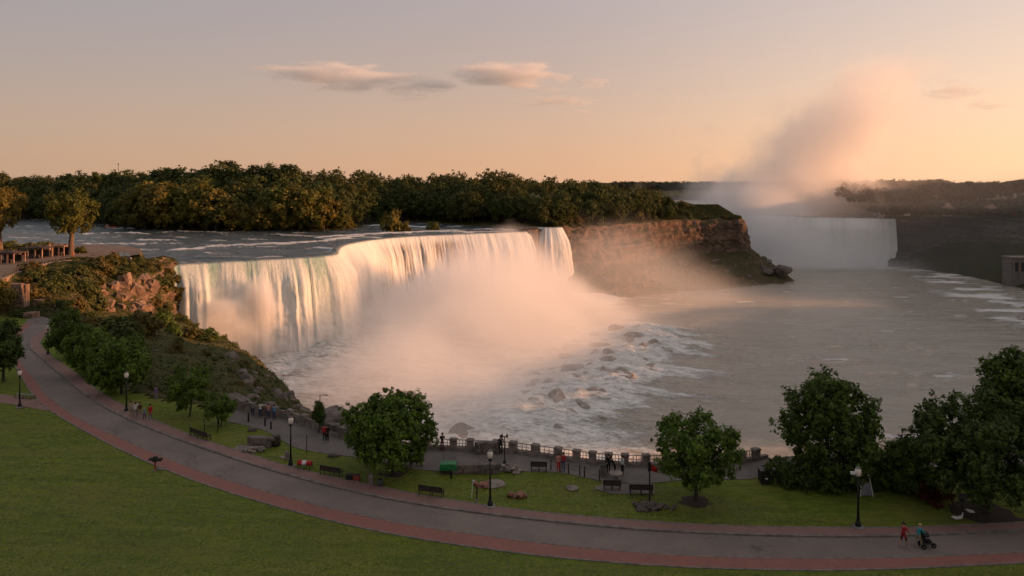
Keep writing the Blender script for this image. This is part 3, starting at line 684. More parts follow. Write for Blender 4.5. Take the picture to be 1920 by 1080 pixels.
# ================================================================== mist and clouds (volumes)
def vol_mat(name, aniso=0.25, color=(1, 1, 1)):
    m = bpy.data.materials.new(name); m.use_nodes = True; t = m.node_tree; t.nodes.clear()
    o = t.nodes.new('ShaderNodeOutputMaterial'); p = t.nodes.new('ShaderNodeVolumePrincipled'); t.links.new(p.outputs[0], o.inputs['Volume'])
    p.inputs['Color'].default_value = (*color, 1); p.inputs['Anisotropy'].default_value = aniso; p.inputs['Density'].default_value = 1.0
    return m
M_mist = vol_mat('mist'); M_cloud = vol_mat('cloud', 0.0)
def volume(name, lo, hi, res, field, m):
    g = bpy.data.node_groups.new(name, 'GeometryNodeTree')
    g.interface.new_socket('Geometry', in_out='INPUT', socket_type='NodeSocketGeometry'); g.interface.new_socket('Geometry', in_out='OUTPUT', socket_type='NodeSocketGeometry')
    out = g.nodes.new('NodeGroupOutput'); vc = g.nodes.new('GeometryNodeVolumeCube')
    vc.inputs['Min'].default_value = lo; vc.inputs['Max'].default_value = hi
    for k, r in zip('XYZ', res): vc.inputs['Resolution '+k].default_value = r
    p = g.nodes.new('GeometryNodeInputPosition'); x, y, z = sepxyz(g, p.outputs[0])
    d = field(g, p.outputs[0], x, y, z); g.links.new(d.s, vc.inputs['Density'])
    sm = g.nodes.new('GeometryNodeSetMaterial'); sm.inputs['Material'].default_value = m
    g.links.new(vc.outputs[0], sm.inputs[0]); g.links.new(sm.outputs[0], out.inputs[0])
    v = bpy.data.volumes.new(name); v.materials.append(m); o = bpy.data.objects.new(name, v); COL.objects.link(o)
    o.modifiers.new('density', 'NODES').node_group = g
    return o
def gauss(x, y, cx, cy, rx, ry):
    a = (x-cx)/rx; b = (y-cy)/ry; return (-(a*a+b*b)).exp()
def mist_a(g, pos, x, y, z):
    h = z+35.0
    n = tnoise(g, pos, 0.028, 5, 0.6, 0.4); n2 = tnoise(g, mscale(g, pos, (1, 1, .6)), 0.075, 3, 0.6)
    H = gauss(x, y, -14, 250, 40, 66)*22.0 + gauss(x, y, -5, 295, 48, 45)*18.0 + gauss(x, y, -26, 168, 32, 40)*10.0
    k = (H*(n*1.9+0.15)+(n2-.5)*H*0.9-h).ramp(-3.0, 6.0)
    H2 = gauss(x, y, 52, 345, 52, 46)*46.0+gauss(x, y, 14, 212, 42, 58)*13.0
    k2 = (H2*(n*1.5+0.2)+(n2-.5)*H2*.6-h).ramp(-6.0, 16.0)
    e = (x-(-124.0)).ramp(0, 15)*(190.0-x).ramp(0, 25)*(y-98.0).ramp(0, 15)*(405.0-y).ramp(0, 15)*(17.0-z).ramp(0, 8)
    return (k*0.040+k2*0.0085)*e
def mist_b(g, pos, x, y, z):
    h = z+35.0
    n = tnoise(g, pos, 0.022, 5, 0.62, 0.6); n2 = tnoise(g, pos, 0.055, 3, 0.6)
    basin = (gauss(x, y, 200, 556, 46, 58)*66.0*(n*1.0+0.5)-h).ramp(-8.0, 16.0)*0.045
    low = (gauss(x, y, 192, 528, 40, 42)*44.0*(n*1.2+.4)-h).ramp(-6.0, 12.0)*0.026
    drift = (gauss(x, y, 176, 640, 60, 46)*58.0*(n*1.4+.2)-h).ramp(-8.0, 14.0)*0.016
    ax = (z-15.0).max(0.0); cx = ax*0.92+226.0; r = 64.0-ax*0.18
    q = gauss(x, y, cx, 600.0, r, r*0.9)
    body = ((q+(n-.5)*2.3+(n2-.5)*.8).ramp(0.28, 0.80))*(1.0-ax.ramp(45.0, 118.0)*.80)*(z-0.0).ramp(-12, 14)*(138.0-z).ramp(0, 26)*0.034
    e = (x-92.0).ramp(0, 20)*(428.0-x).ramp(0, 20)*(y-462.0).ramp(0, 18)*(735.0-y).ramp(0, 20)
    veil = (gauss(x, y, 285, 560, 62, 46)*60.0*(n*1.5+.1)-h).ramp(-8.0, 18.0)*0.0085
    thin = (46.0-z).ramp(0.0, 40.0)*(x-150.0).ramp(0.0, 60.0)*(n*1.2+.4)*0.0011
    e2 = (x-92.0).ramp(0, 20)*(520.0-x).ramp(0, 30)*(y-372.0).ramp(0, 60)*(735.0-y).ramp(0, 20)
    return (basin+low+drift+body+veil)*e+thin*e2
mA = volume('mist', (-125, 96, -37), (192, 406, 19), (80, 78, 22), mist_a, M_mist)
tag(mA, 'low bank of spray mist filling the gorge before the main falls', 'mist', kind='stuff')
mB = volume('mist', (90, 370, -37), (522, 737, 140), (86, 74, 40), mist_b, M_mist)
tag(mB, 'tall plume of mist rising and drifting above the far falls', 'mist', kind='stuff')
def mist_c(g, pos, x, y, z):
    # thick puffs of spray thrown up against the near end of the falls
    ux, uy = 0.845, 0.535                                        # along the crest; (uy, -ux) points at the river
    s = (x+101.0)*ux+(y-212.0)*uy; o = (x+101.0)*uy-(y-212.0)*ux
    wn = tnoise(g, pos, 0.16, 4, 0.6, 0.3); wb = tnoise(g, pos, 0.07, 2, 0.5)
    top = (s.ramp(0.0, 9.0)*(1.0-s.ramp(20.0, 46.0)*.75))*26.0*(wb*1.0+.5)
    k = (top-(z+35.0)+(wn-.5)*16.0).ramp(0.0, 4.5)
    sh = (12.0+(wn-.5)*9.0-o).ramp(0.0, 3.0)*(o-2.0).ramp(0.0, 2.0)*(s-1.0).ramp(0.0, 5.0)*(44.0-s).ramp(0.0, 14.0)
    return k*sh*0.42
mC = volume('mist', (-103, 196, -37), (-44, 246, -3), (44, 38, 24), mist_c, M_mist)
tag(mC, 'billowing puffs of white spray against the near end of the falls', 'mist', kind='stuff')
def cloud(px0, px1, py0, py1, seed, dens, label, d=3000.0, tilt=0.0):
    cx, cy = (px0+px1)/2, (py0+py1)/2; c = Q(cx, cy, d); L = (px1-px0)/2/F*d; Hh = (py1-py0)/2/F*d; W = max(L*.30, Hh*1.5)
    def field(g, pos, x, y, z):
        a = (x-c[0])/L; b = (y-c[1])/W; zz = (z-c[2]+(x-c[0])*tilt)/Hh
        sh = mscale(g, pos, (0.30, 0.6, 1.6))
        of = g.nodes.new('ShaderNodeVectorMath'); of.operation = 'ADD'; g.links.new(sh, of.inputs[0]); of.inputs[1].default_value = (seed*771.3, seed*331.7, seed*119.1)
        n = tnoise(g, of.outputs[0], 1.0/(Hh*0.95), 5, 0.62, 0.5)
        base = (zz+0.45).ramp(-0.30, 0.0)                       # flat underside
        body = 1.0-(a*a+b*b+zz*zz*1.2)
        return (body*0.85+(n-0.58)*4.4).ramp(0.05, 0.50)*base*dens*body.ramp(0.0, .25)
    o = volume('cloud', (c[0]-L, c[1]-W, c[2]-Hh), (c[0]+L, c[1]+W, c[2]+Hh), (130, 30, 30), field, M_cloud)
    tag(o, label, 'cloud', 'thin evening clouds above the falls', kind='thing'); return o
cloud(440, 870, 112, 186, 1, 0.0110, 'longest flat pinkish grey cloud, on the left above the forest', tilt=0.045)
cloud(825, 1100, 102, 184, 2, 0.0121, 'thick ragged cloud with lit top right of the longest one', tilt=0.07)
cloud(1070, 1145, 136, 172, 3, 0.0083, 'small torn cloud scrap at the right tip of the ragged cloud')
cloud(705, 835, 168, 194, 4, 0.0088, 'thin short cloud streak under the longest cloud')
cloud(945, 1150, 176, 204, 5, 0.0088, 'thin long cloud streak under the ragged cloud')
cloud(1035, 1135, 201, 220, 6, 0.0077, 'lowest and faintest cloud streak in mid sky')
cloud(1725, 1860, 142, 196, 7, 0.0066, 'small peach cloud beside the top of the mist plume')
cloud(1800, 1905, 180, 214, 8, 0.0066, 'flat peach cloud at far right below its neighbour')


# ================================================================== trees and shrubs
def leaf_cloud(rng, clumps, crad, per, leaf, cnorm, flat=0.0, outb=0.55, tints=None, asp=0.62):
    """leaf-sized faces gathered in clumps; each leaf leans outward from the crown"""
    k = len(clumps); N = k*per
    C = np.repeat(clumps, per, 0); CN = np.repeat(cnorm, per, 0); R = np.repeat(np.broadcast_to(crad, (k,)), per)
    v = rng.normal(size=(N, 3)); v /= np.linalg.norm(v, axis=1)[:, None]
    p = C+v*(R*rng.random(N)**0.45)[:, None]
    n = CN*outb+v*0.55+rng.normal(size=(N, 3))*0.35; n[:, 2] += 0.25; n /= np.linalg.norm(n, axis=1)[:, None]
    a = np.cross(n, rng.normal(size=(N, 3))); a /= np.linalg.norm(a, axis=1)[:, None]; b = np.cross(n, a)
    s = leaf*(0.6+0.8*rng.random(N))[:, None]
    q = np.stack([p-a*s*.5, p+b*s*asp*.5-a*s*.05, p+a*s*.5, p-b*s*asp*.5-a*s*.05], 1)
    q[:, 2] += n*s*-0.12; q[:, 0] += n*s*-0.10
    t = np.repeat(rng.random(k) if tints is None else tints, per)*.6+rng.random(N)*.4
    return q.reshape(-1, 3), np.repeat(t, 4)
def crown_mesh(name, seed, rx, ry, rz, m, lobes=16, clumps=26, per=9, leaf=0.3, zc=None, shape='round', ragged=0.25, lob=(0.30, 0.46)):
    rng = np.random.default_rng(seed); cl = []; cn = []; cr = []
    R = np.array((rx, ry, rz)); lobec = []
    for i in range(lobes):
        f = (i+.5)/lobes; ct = 1-2*f; ph = i*2.39996+rng.random()*.7; st = math.sqrt(1-ct*ct)
        d = np.array((st*math.cos(ph), st*math.sin(ph), ct)); r = 0.60+rng.random()*ragged
        w = 1.0
        if shape == 'cone': w = 0.35+0.75*(0.5-0.5*ct)
        if shape == 'egg': w = 0.72+0.30*(0.5-0.5*ct)
        if shape == 'dome': w = 1.0 if ct < .2 else 0.95
        c = d*r*R; c[:2] *= w; lr = (lob[0]+rng.random()*(lob[1]-lob[0]))*min(R.mean(), 1.25*min(rx, rz))
        lobec.append(c)
        v = rng.normal(size=(clumps, 3)); v += d*0.75; v /= np.linalg.norm(v, axis=1)[:, None]
        pr = c+v*lr*(0.50+0.80*rng.random(clumps)**1.7)[:, None]
        cl.append(pr); cn.append(v*.6+(pr/R)/np.linalg.norm(pr/R, axis=1)[:, None]*.4); cr.append(np.full(clumps, leaf*1.15*(0.7+.6*rng.random())))
    # a sparse interior
    v = rng.normal(size=(lobes*5, 3)); v /= np.linalg.norm(v, axis=1)[:, None]; ins = v*R*0.5*rng.random((lobes*5, 1))**.4
    cl.append(ins); cn.append(v); cr.append(np.full(len(ins), leaf*1.5))
    V, T = leaf_cloud(rng, np.concatenate(cl), np.concatenate(cr), per, leaf, np.concatenate(cn))
    V[:, 2] += (rz if zc is None else zc)
    me = mesh_np(name, V, np.arange(len(V)).reshape(-1, 4), mats=[m], smooth=False, attrs={'tint': T})
    return me, [c+np.array((0, 0, rz if zc is None else zc)) for c in lobec]
def tube(V, Fq, path, rad, n=7):
    base = len(V); path = [np.asarray(p, float) for p in path]
    for i, (p, r) in enumerate(zip(path, rad)):
        t = path[min(i+1, len(path)-1)]-path[max(i-1, 0)]; t = t/(np.linalg.norm(t)+1e-9)
        a = np.cross(t, (0.31, .95, .1)) if abs(t[2]) > .5 else np.cross(t, (0, 0, 1)); a /= np.linalg.norm(a); b = np.cross(t, a)
        for k in range(n): w = 2*math.pi*k/n; V.append(p+(a*math.cos(w)+b*math.sin(w))*r)
    for i in range(len(path)-1):
        for k in range(n): Fq.append((base+i*n+k, base+i*n+(k+1) % n, base+(i+1)*n+(k+1) % n, base+(i+1)*n+k))
def trunk_mesh(name, seed, h, r, lobec, m, limbs=7, stems=1, lean=0.0):
    rng = np.random.default_rng(seed+500); V = []; Fq = []
    for s in range(stems):
        ox, oy = (rng.normal(0, .12, 2) if stems > 1 else (0, 0)); sx = rng.normal(0, .25 if stems > 1 else .06); rr = r/(stems**.5)
        top = np.array((sx*h+lean*h, rng.normal(0, .06)*h, h*1.25))
        path = [np.array((ox, oy, -0.15)), np.array((ox, oy, 0.06*h)), np.array((ox, oy, 0))*0.5+top*.35, top*.7+rng.normal(0, .02*h, 3), top]
        tube(V, Fq, path, [rr*1.55, rr*1.1, rr*.9, rr*.7, rr*.4], 9)
        for c in [lobec[i] for i in rng.permutation(len(lobec))[:max(2, limbs//stems)]]:
            st = top*(0.5+.4*rng.random()); md = st*.5+c*.5+rng.normal(0, .05*h, 3); md[2] -= 0.06*np.linalg.norm(c-st)
            tube(V, Fq, [st, md, c], [rr*.5, rr*.33, rr*.1], 6)
    return mesh_np(name, np.array(V), Fq, mats=[m])
def tree_proto(seed, crown_kw, trunk_h, trunk_r, bark, crown_z=None, limbs=7, stems=1, lean=0):
    cm, lc = crown_mesh('crown', seed, zc=crown_z, **crown_kw)
    tm = trunk_mesh('trunk', seed, trunk_h, trunk_r, lc, bark, limbs, stems, lean)
    return tm, cm
def place_tree(name, meshes, loc, rz=0.0, scale=1.0, label=None, cat='tree', group=None):
    e = empty(name, loc, rz, scale); mobj('trunk', meshes[0], e); mobj('crown', meshes[1], e)
    return tag(e, label, cat, group)
def base(px, py): 
    p = P(px, py); p[2] = float(lawn_z(p[0], p[1])); return p

# --- park trees, each grown for its own place
def park_tree(px, py, w_px, top_px, low_px, seed, m, label, shape='round', lobes=20, clumps=30, per=10, leaf=0.22, name='maple_tree', trunk_r=0.16, stems=1, ragged=.38, depth=None, lob=(.3, .46), group='trees in the park', cx=0.0, bark=None):
    b = base(px, py); k = b[1]/F
    rx = w_px*k/2; zt = (py-top_px)*k; zl = (py-low_px)*k; rz = (zt-zl)/2; zc = (zt+zl)/2
    g = 0.80
    ms = tree_proto(seed, dict(rx=rx*g*.98, ry=(depth or rx)*g, rz=rz*g, m=m, lobes=lobes, clumps=int(clumps*1.25), per=per+2, leaf=leaf*1.22, shape=shape, ragged=ragged, lob=lob), zl+rz*.55, trunk_r, bark or M_bark, crown_z=zc, stems=stems, limbs=9)
    o = place_tree(name, ms, b, 0, 1, label, 'tree', group)
    if cx: 
        for c in o.children:
            if c.name.startswith('crown'): c.location.x = cx*k
    return o
park_tree(738, 884, 186, 732, 866, 101, M_leafb, 'round dense maple on the lawn in front of the mist, mulch at its foot', lobes=30, clumps=34, per=11, leaf=.25, cx=-9)
park_tree(1305, 940, 196, 766, 915, 102, M_leafb, 'loose open maple beside the flag pole with water showing through', lobes=22, clumps=26, per=9, leaf=.24, ragged=.36, lob=(.22, .36))
park_tree(1556, 908, 222, 684, 905, 103, M_leaf, 'tall broad dark green tree rising above the hedge', shape='egg', lobes=36, clumps=34, per=10, leaf=.24, lob=(.24, .36))
park_tree(1895, 905, 150, 628, 860, 104, M_leaf, 'tall narrow tree at the right edge behind the big bushy tree', shape='egg', lobes=26, clumps=30, per=9, leaf=.26, lob=(.22, .34), ragged=.3)
park_tree(1846, 958, 300, 742, 935, 105, M_leaf2, 'wide low bushy tree spreading over the lawn at far right', shape='dome', lobes=40, clumps=40, per=11, leaf=.24, lob=(.24, .36), trunk_r=.3)
park_tree(1700, 925, 100, 812, 925, 106, M_leaf, 'leafy bush tree filling the gap before the big bushy tree', lobes=18, clumps=30, per=10, leaf=.22)
park_tree(228, 738, 124, 632, 732, 107, M_leafb, 'full round tree behind the lamp and the strolling group', lobes=24, clumps=30, per=10, leaf=.28)
park_tree(172, 706, 108, 612, 704, 108, M_leafb, 'middle tree of the three crowded along the road', lobes=20, clumps=28, per=10, leaf=.28)
park_tree(126, 672, 74, 580, 668, 109, M_leaf, 'farthest tree of the three crowded along the road', lobes=18, clumps=26, per=9, leaf=.28)
park_tree(356, 781, 98, 686, 764, 110, M_leafb, 'young slim tree with open crown left of the small multi stemmed one', lobes=18, clumps=22, per=9, leaf=.2, trunk_r=.10, lob=(.26, .4))
park_tree(412, 800, 66, 738, 788, 111, M_leafb, 'small multi stemmed tree on the lawn by the stone wall', lobes=12, clumps=22, per=9, leaf=.18, trunk_r=.09, stems=3)
park_tree(6, 716, 78, 600, 702, 112, M_leaf2, 'dark tree cut off at the left edge beside the road', lobes=22, clumps=28, per=10, leaf=.26)
park_tree(598, 812, 30, 746, 800, 113, M_leaf2, 'small pointed evergreen standing by the promenade wall', shape='cone', lobes=20, clumps=16, per=8, leaf=.12, name='evergreen_tree', trunk_r=.05, lob=(.3, .42))
park_tree(-6, 596, 60, 525, 590, 114, M_sunlit, 'sunlit tree cut off at left edge above the rock wall', lobes=14, clumps=22, per=9, leaf=.4)
# terrace trees
def high_tree(px, py, z, w_px, top_px, low_px, seed, m, label, lean=0.0, cx=0):
    b = P(px, py, z); k = b[1]/F; rx = w_px*k/2; zt = (py-top_px)*k; zl = (py-low_px)*k
    ms = tree_proto(seed, dict(rx=rx*.82, ry=rx*.8, rz=(zt-zl)/2*.84, m=m, lobes=24, clumps=30, per=10, leaf=.62, ragged=.3, lob=(.24, .40)), zl+2.5, .75, M_barkl, crown_z=(zt+zl)/2, limbs=9, lean=lean)
    o = place_tree('terrace_tree', ms, b, 0, 1, label, 'tree', 'sunlit trees on the terrace'); 
    for c in o.children:
        if c.name.startswith('crown'): c.location.x = cx*k
high_tree(133, 478, 4.6, 104, 350, 446, 121, M_sunlit, 'big sunlit green tree with forked trunk on the terrace', cx=2)
high_tree(0, 480, 4.6, 92, 340, 434, 122, M_sunlit, 'sunlit green tree cut off at the left edge of the terrace', cx=-2)

# --- forest on the islands: shared meshes, every tree its own object
rngf = np.random.default_rng(77)
FOR = []
for i in range(7):
    sh = ('round', 'egg', 'dome', 'egg', 'round', 'egg', 'cone')[i]
    FOR.append(tree_proto(200+i, dict(rx=4.6+.5*(i % 3), ry=4.6, rz=6.2+.6*(i % 4), m=M_forest, lobes=15, clumps=16, per=8, leaf=1.05, shape=sh, ragged=.3, lob=(.28, .44)), 7.5, .32, M_bark, crown_z=10.5, limbs=5))
SUNLIT = [tree_proto(240+i, dict(rx=4.8, ry=4.6, rz=5.6, m=M_sunlit, lobes=15, clumps=16, per=8, leaf=1.0, shape=('round', 'egg', 'dome')[i], ragged=.3, lob=(.28, .44)), 6.0, .3, M_bark, crown_z=7.6, limbs=5) for i in range(3)]
BUSH = [crown_mesh('crown', 260+i, 2.0, 1.9, 1.5, M_sunlit, lobes=8, clumps=13, per=8, leaf=.55, zc=1.3)[0] for i in range(3)]
SHRUB = [crown_mesh('shrub', 270+i, 1.0, .95, .75, M_shrub, lobes=7, clumps=12, per=7, leaf=.34, zc=.55)[0] for i in range(4)]
def skyline(px): return np.interp(px, [-200, 0, 100, 200, 300, 450, 600, 660, 750, 850, 920, 1000, 1050, 1100, 1200, 1260, 1290, 1340], [334, 334, 330, 329, 318, 314, 317, 318, 331, 322, 314, 336, 331, 335, 348, 368, 392, 402])
placed = []
def ok_pos(x, y, r):
    for a, b in placed:
        if (a-x)**2+(b-y)**2 < r*r: return False
    return True
def forest_tree(x, y, meshes, h, label, group, hm=17.0, name='forest_tree'):
    z = float(island_z(x, y)); s = h/hm
    placed.append((x, y))
    return place_tree(name, meshes, (x, y, z-.1), rngf.random()*6.28, (s*(.95+.25*rngf.random()), s*(.95+.25*rngf.random()), s), label, 'tree', group)
# back rows reaching the skyline
n_for = 0
for row, (yo, step) in ((3, (9, 7.6)), (2, (24, 8.2)), (1, (40, 9.0)), (0, (60, 9.5))):
    sh = resample(np.array(SHORE)[:26], 900, 2)
    for px in np.arange(-70, 1330, 0.5):
        j = int(np.argmin(np.abs(sh[:, 0]/sh[:, 1]*F+960-px))); p = sh[j]
        y = p[1]+yo*(1.0 if px < 1000 else .55)+rngf.normal(0, 2.5); x = (px-960)/F*y
        if px > 1296: continue
        if not ok_pos(x, y, step*(0.85+.3*rngf.random())): continue
        z = float(island_z(x, y)); want = CAMZ-(skyline(px)+rngf.normal(0, 5)+(3-row)*0-HOR)/F*y-z
        if row == 0: h = np.clip(want, 6, 27)
        else: h = np.clip(want*(0.90-.12*row)*(.85+.3*rngf.random()), 5, 22)
        if px > 1180: h = min(h, max(want, 3.5))
        forest_tree(x, y, FOR[rngf.integers(7)], h, 'dark green broadleaf tree in the dense forest above the falls', 'trees of the island forest'); n_for += 1
        if n_for > 285: break
# front islands: sunlit, rounded masses
n_shore = 0
def shore_patch(px0, px1, n, dy, h0, h1, topf, label, group, meshes=SUNLIT, hm=12.6, sep=5.0):
    global n_shore
    for t in range(n*12):
        if n <= 0: break
        px = px0+(px1-px0)*rngf.random(); sh = rSH; j = int(np.argmin(np.abs(sh[:200, 0]/sh[:200, 1]*F+960-px))); p = sh[j]
        y = p[1]+1.5+dy*rngf.random(); x = (px-960)/F*y
        if not ok_pos(x, y, sep): continue
        z = float(island_z(x, y)); top = topf(px)+rngf.normal(0, 4); h = np.clip(CAMZ-(top-HOR)/F*y-z, h0, h1)
        forest_tree(x, y, meshes[rngf.integers(len(meshes))], h, label, group, hm, 'island_tree'); n -= 1; n_shore += 1
shore_patch(225, 460, 26, 9, 6, 22, lambda p: np.interp(p, [225, 260, 400, 430, 460], [385, 352, 350, 375, 400]), 'sunlit golden green tree on the left island beside the rapids', 'golden trees on the left island', sep=4.2)
shore_patch(490, 640, 14, 7, 5, 20, lambda p: np.interp(p, [490, 520, 600, 620, 640], [385, 352, 352, 385, 405]), 'rounded sunlit tree on the right half of the left island', 'golden trees on the right half of the left island', sep=4.2)
shore_patch(450, 672, 26, 2.5, 2.5, 9, lambda p: np.interp(p, [450, 500, 640, 672], [398, 398, 404, 422]), 'low bright sunlit bush on the shore above the crest', 'golden shore bushes above the crest', sep=2.6)
shore_patch(188, 232, 6, 6, 5, 16, lambda p: 385, 'shaded tree at the left tip of the island shore', 'trees at the left tip of the island', meshes=FOR, hm=17, sep=4)
# lone islets in the rapids
def bush(px, py, w, hpx, label, z=0.6, mesh=None, name='islet_bush', cat='bush', group=None, yaw=0.0):
    b = P(px, py, z); k = b[1]/F; e = empty(name, (b[0], b[1], b[2]-.25), yaw, (w*k/5.0, w*k/5.0, hpx*k/3.1))
    mobj('crown', mesh or BUSH[rngf.integers(3)], e); V = []; Fq = []
    for q in range(4): tube(V, Fq, [(0, 0, -.2), (rngf.normal(0, .3), rngf.normal(0, .3), .7), (rngf.normal(0, .7), rngf.normal(0, .7), 1.5)], [.12, .08, .04], 5)
    mobj('stem', mesh_np('stem', np.array(V), Fq, mats=[M_bark]), e)
    return tag(e, label, cat, group)
bush(735, 434, 46, 40, 'tall sunlit bush on a tiny islet in the rapids'); bush(758, 434, 26, 20, 'lower bush beside the tall sunlit islet bush')
bush(812, 432, 30, 17, 'small round bush on its own islet near the crest'); bush(716, 421, 26, 26, 'dark green bush behind the sunlit islet bush', mesh=crown_mesh('crown', 290, 2.0, 1.9, 1.5, M_forest, lobes=8, clumps=13, per=8, leaf=.55, zc=1.3)[0])
# --- far woods, seen as one mass
def wood_mass(name, pts, hs, seed, m, label, leaf=1.7, nl=150, rx=4.5):
    rng = np.random.default_rng(seed); cl = []; cn = []
    for (x, y, z), h in zip(pts, hs):
        v = rng.normal(size=(nl//6, 3)); v[:, 2] = np.abs(v[:, 2])*.9-.15; v /= np.linalg.norm(v, axis=1)[:, None]
        w = rx*(.8+.5*rng.random())
        cl.append(np.array((x, y, z+h*.58))+v*np.array((w, w, h*.42))*(.75+.3*rng.random((len(v), 1)))); cn.append(v)
    cl = np.concatenate(cl); cn = np.concatenate(cn)
    V, T = leaf_cloud(rng, cl, np.full(len(cl), leaf*.8), 6, leaf, cn)
    o = mobj(name, mesh_np(name, V, np.arange(len(V)).reshape(-1, 4), mats=[m], smooth=False, attrs={'tint': T})); tag(o, label, 'forest', kind='stuff'); return o
rw = np.random.default_rng(5); pts = []; hs = []
for t in range(900):
    px = 1560+rw.random()**.8*520; y = 470+rw.random()**1.2*160; x = (px-960)/F*y
    if x < 262+0.0*y or poly_dist(np.array(rim2), np.array([x]), np.array([y]))[0][0] < 3.5: continue
    z = float(bank_z(x, y)); top = np.interp(px, [1560, 1680, 1800, 1920, 2100], [341, 340, 338, 331, 318])+rw.normal(0, 3)
    h = np.clip((CAMZ-(top-HOR)/F*y-z)*(.7+.4*rw.random()), 3, 15 if y > 525 else 6); pts.append((x, y, z)); hs.append(h)
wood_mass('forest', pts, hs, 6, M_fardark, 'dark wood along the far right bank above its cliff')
pts = []; hs = []
for t in range(420):
    px = 1150+rw.random()*520; y = 1010+rw.random()*60; x = (px-960)/F*y
    top = np.interp(px, [1150, 1230, 1400, 1700], [340, 339, 339, 339])+rw.normal(0, 2.2); z = 2.0
    pts.append((x, y, z)); hs.append(np.clip(CAMZ-(top-HOR)/F*y-z, 5, 22))
wood_mass('forest', pts, hs, 7, M_fardark, 'faint far wood on the horizon behind the mist plume', leaf=2.6, rx=6.5)
pts = []; hs = []
for t in range(430):
    px = -120+rw.random()*1370; y = np.interp(px, [0, 950, 1030, 1150, 1260], [470, 455, 425, 435, 462])+rw.random()*45; x = (px-960)/F*y; z = float(island_z(x, y))
    top = skyline(px)+4+rw.normal(0, 4); pts.append((x, y, z)); hs.append(np.clip(CAMZ-(top-HOR)/F*y-z, 3, 26))
wood_mass('forest', pts, hs, 8, M_forest, 'deep wood behind the island trees along the skyline', leaf=1.5)
pts = [(160+rw.random()*130, -110+rw.random()*250, 0) for t in range(260)]
pts = [(x+max(0, .8*y-80), y, 44.0*(1-float(sstep(146, 172, y)))) for x, y, z in pts]
wood_mass('forest', pts, [9+4*rw.random() for _ in pts], 9, M_fardark, 'unseen wood on the added shading rise', leaf=2.4)  # unseen crowns added on top of the shading rise

pts = []; hs = []
for t in range(260):
    px = 1480+rw.random()*300; y = 640+rw.random()*200; x = (px-960)/F*y; z = float(bank_z(x, y))
    top = np.interp(px, [1480, 1780], [340, 338])+rw.normal(0, 2.5); pts.append((x, y, z)); hs.append(np.clip((CAMZ-(top-HOR)/F*y-z)*(.75+.3*rw.random()), 4, 18))
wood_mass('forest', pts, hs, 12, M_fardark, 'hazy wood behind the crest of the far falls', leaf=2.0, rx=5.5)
pts = []
for t in range(120):
    y = 182+rw.random()*165; x = .80*y+66+rw.random()**1.5*90; pts.append((x, y, -2.5))
wood_mass('forest', pts, [5+5*rw.random() for _ in pts], 13, M_fardark, 'unseen wood on the added shading bank', leaf=1.8)  # sparse unseen crowns added to break up the sun on the water
# --- shrubs on slopes
def scatter_on(G, n, seed, keep, s0, s1, label, group, meshes=SHRUB, name='shrub', cat='shrub', frac=lambda u, v: True):
    rng = np.random.default_rng(seed); k = 0; nr, nc = G.shape[:2]
    for t in range(n*30):
        if k >= n: break
        u, v = rng.random(), rng.random()
        i, j = int(u*(nr-1)), int(v*(nc-1)); p = G[i, j]
        px = p[0]/p[1]*F+960; py = HOR+(CAMZ-p[2])/p[1]*F
        if not keep(px, py, p): continue
        s = s0+(s1-s0)*rng.random()**1.6
        o = mobj(name, meshes[rng.integers(len(meshes))], loc=(p[0], p[1], p[2]-.15*s), rz=rng.random()*6.28); o.scale = (s*(.9+.5*rng.random()), s, s*(.7+.4*rng.random()))
        tag(o, label, cat, group); k += 1
def inpoly(px, py, poly):
    c = False; n = len(poly)
    for i in range(n):
        (x1, y1), (x2, y2) = poly[i], poly[i-1]
        if (y1 > py) != (y2 > py) and px < (x2-x1)*(py-y1)/(y2-y1)+x1: c = not c
    return c
scatter_on(HG2, 70, 41, lambda a, b, p: inpoly(a, b, [(40,515),(212,492),(180,530),(190,590),(130,600),(90,580),(50,560)]), .9, 2.5, 'rust and green shrub on the slope under the terrace railing', 'shrubs under the terrace railing')
scatter_on(HG2, 26, 42, lambda a, b, p: inpoly(a, b, [(205,490),(330,496),(335,505),(280,520),(210,522)]), .7, 1.7, 'shrub crowning the cliff edge beside the falls', 'shrubs on the cliff edge')
scatter_on(HG2, 30, 43, lambda a, b, p: inpoly(a, b, [(285,520),(338,510),(343,600),(300,605),(282,560)]), .9, 2.0, 'shrub clinging to the cliff next to the falling water', 'shrubs clinging to the cliff')
scatter_on(HG2, 56, 44, lambda a, b, p: inpoly(a, b, [(130,590),(340,598),(440,655),(380,690),(300,700),(250,660),(150,625)]), .6, 1.8, 'low shrub on the slope below the rock face', 'shrubs below the rock face')
scatter_on(HG2, 24, 47, lambda a, b, p: inpoly(a, b, [(150,600),(330,605),(430,655),(400,700),(330,700),(260,660)]), 1.5, 3.0, 'tall leafy shrub rising from the slope below the rock face', 'tall shrubs below the rock face', [crown_mesh('shrub', 280+i, 1.0, .95, .95, M_shrub if i else M_leaf, lobes=9, clumps=18, per=8, leaf=.26, zc=.75)[0] for i in range(3)])
scatter_on(HG2, 30, 45, lambda a, b, p: inpoly(a, b, [(300,690),(450,660),(500,712),(470,740),(420,740)]), .4, .9, 'small plant among the boulders of the dark slope', 'plants among the boulders')
GS = loft([L3d(lerp2(rim, cb, -3.2), 9), L3d(lerp2(rim, cb, -1.8), 5), L3d(lerp2(rim, cb, -.5), .8)], 20, 200)[:, :150]
rough_sheet('island_bank', GS, .6, .2, M_hill, 51)
scatter_on(GS, 78, 46, lambda a, b, p: 1040 < a < 1300, 1.4, 3.6, 'brownish shrub on the green bank above the island cliff', 'shrubs above the island cliff')
GL = G
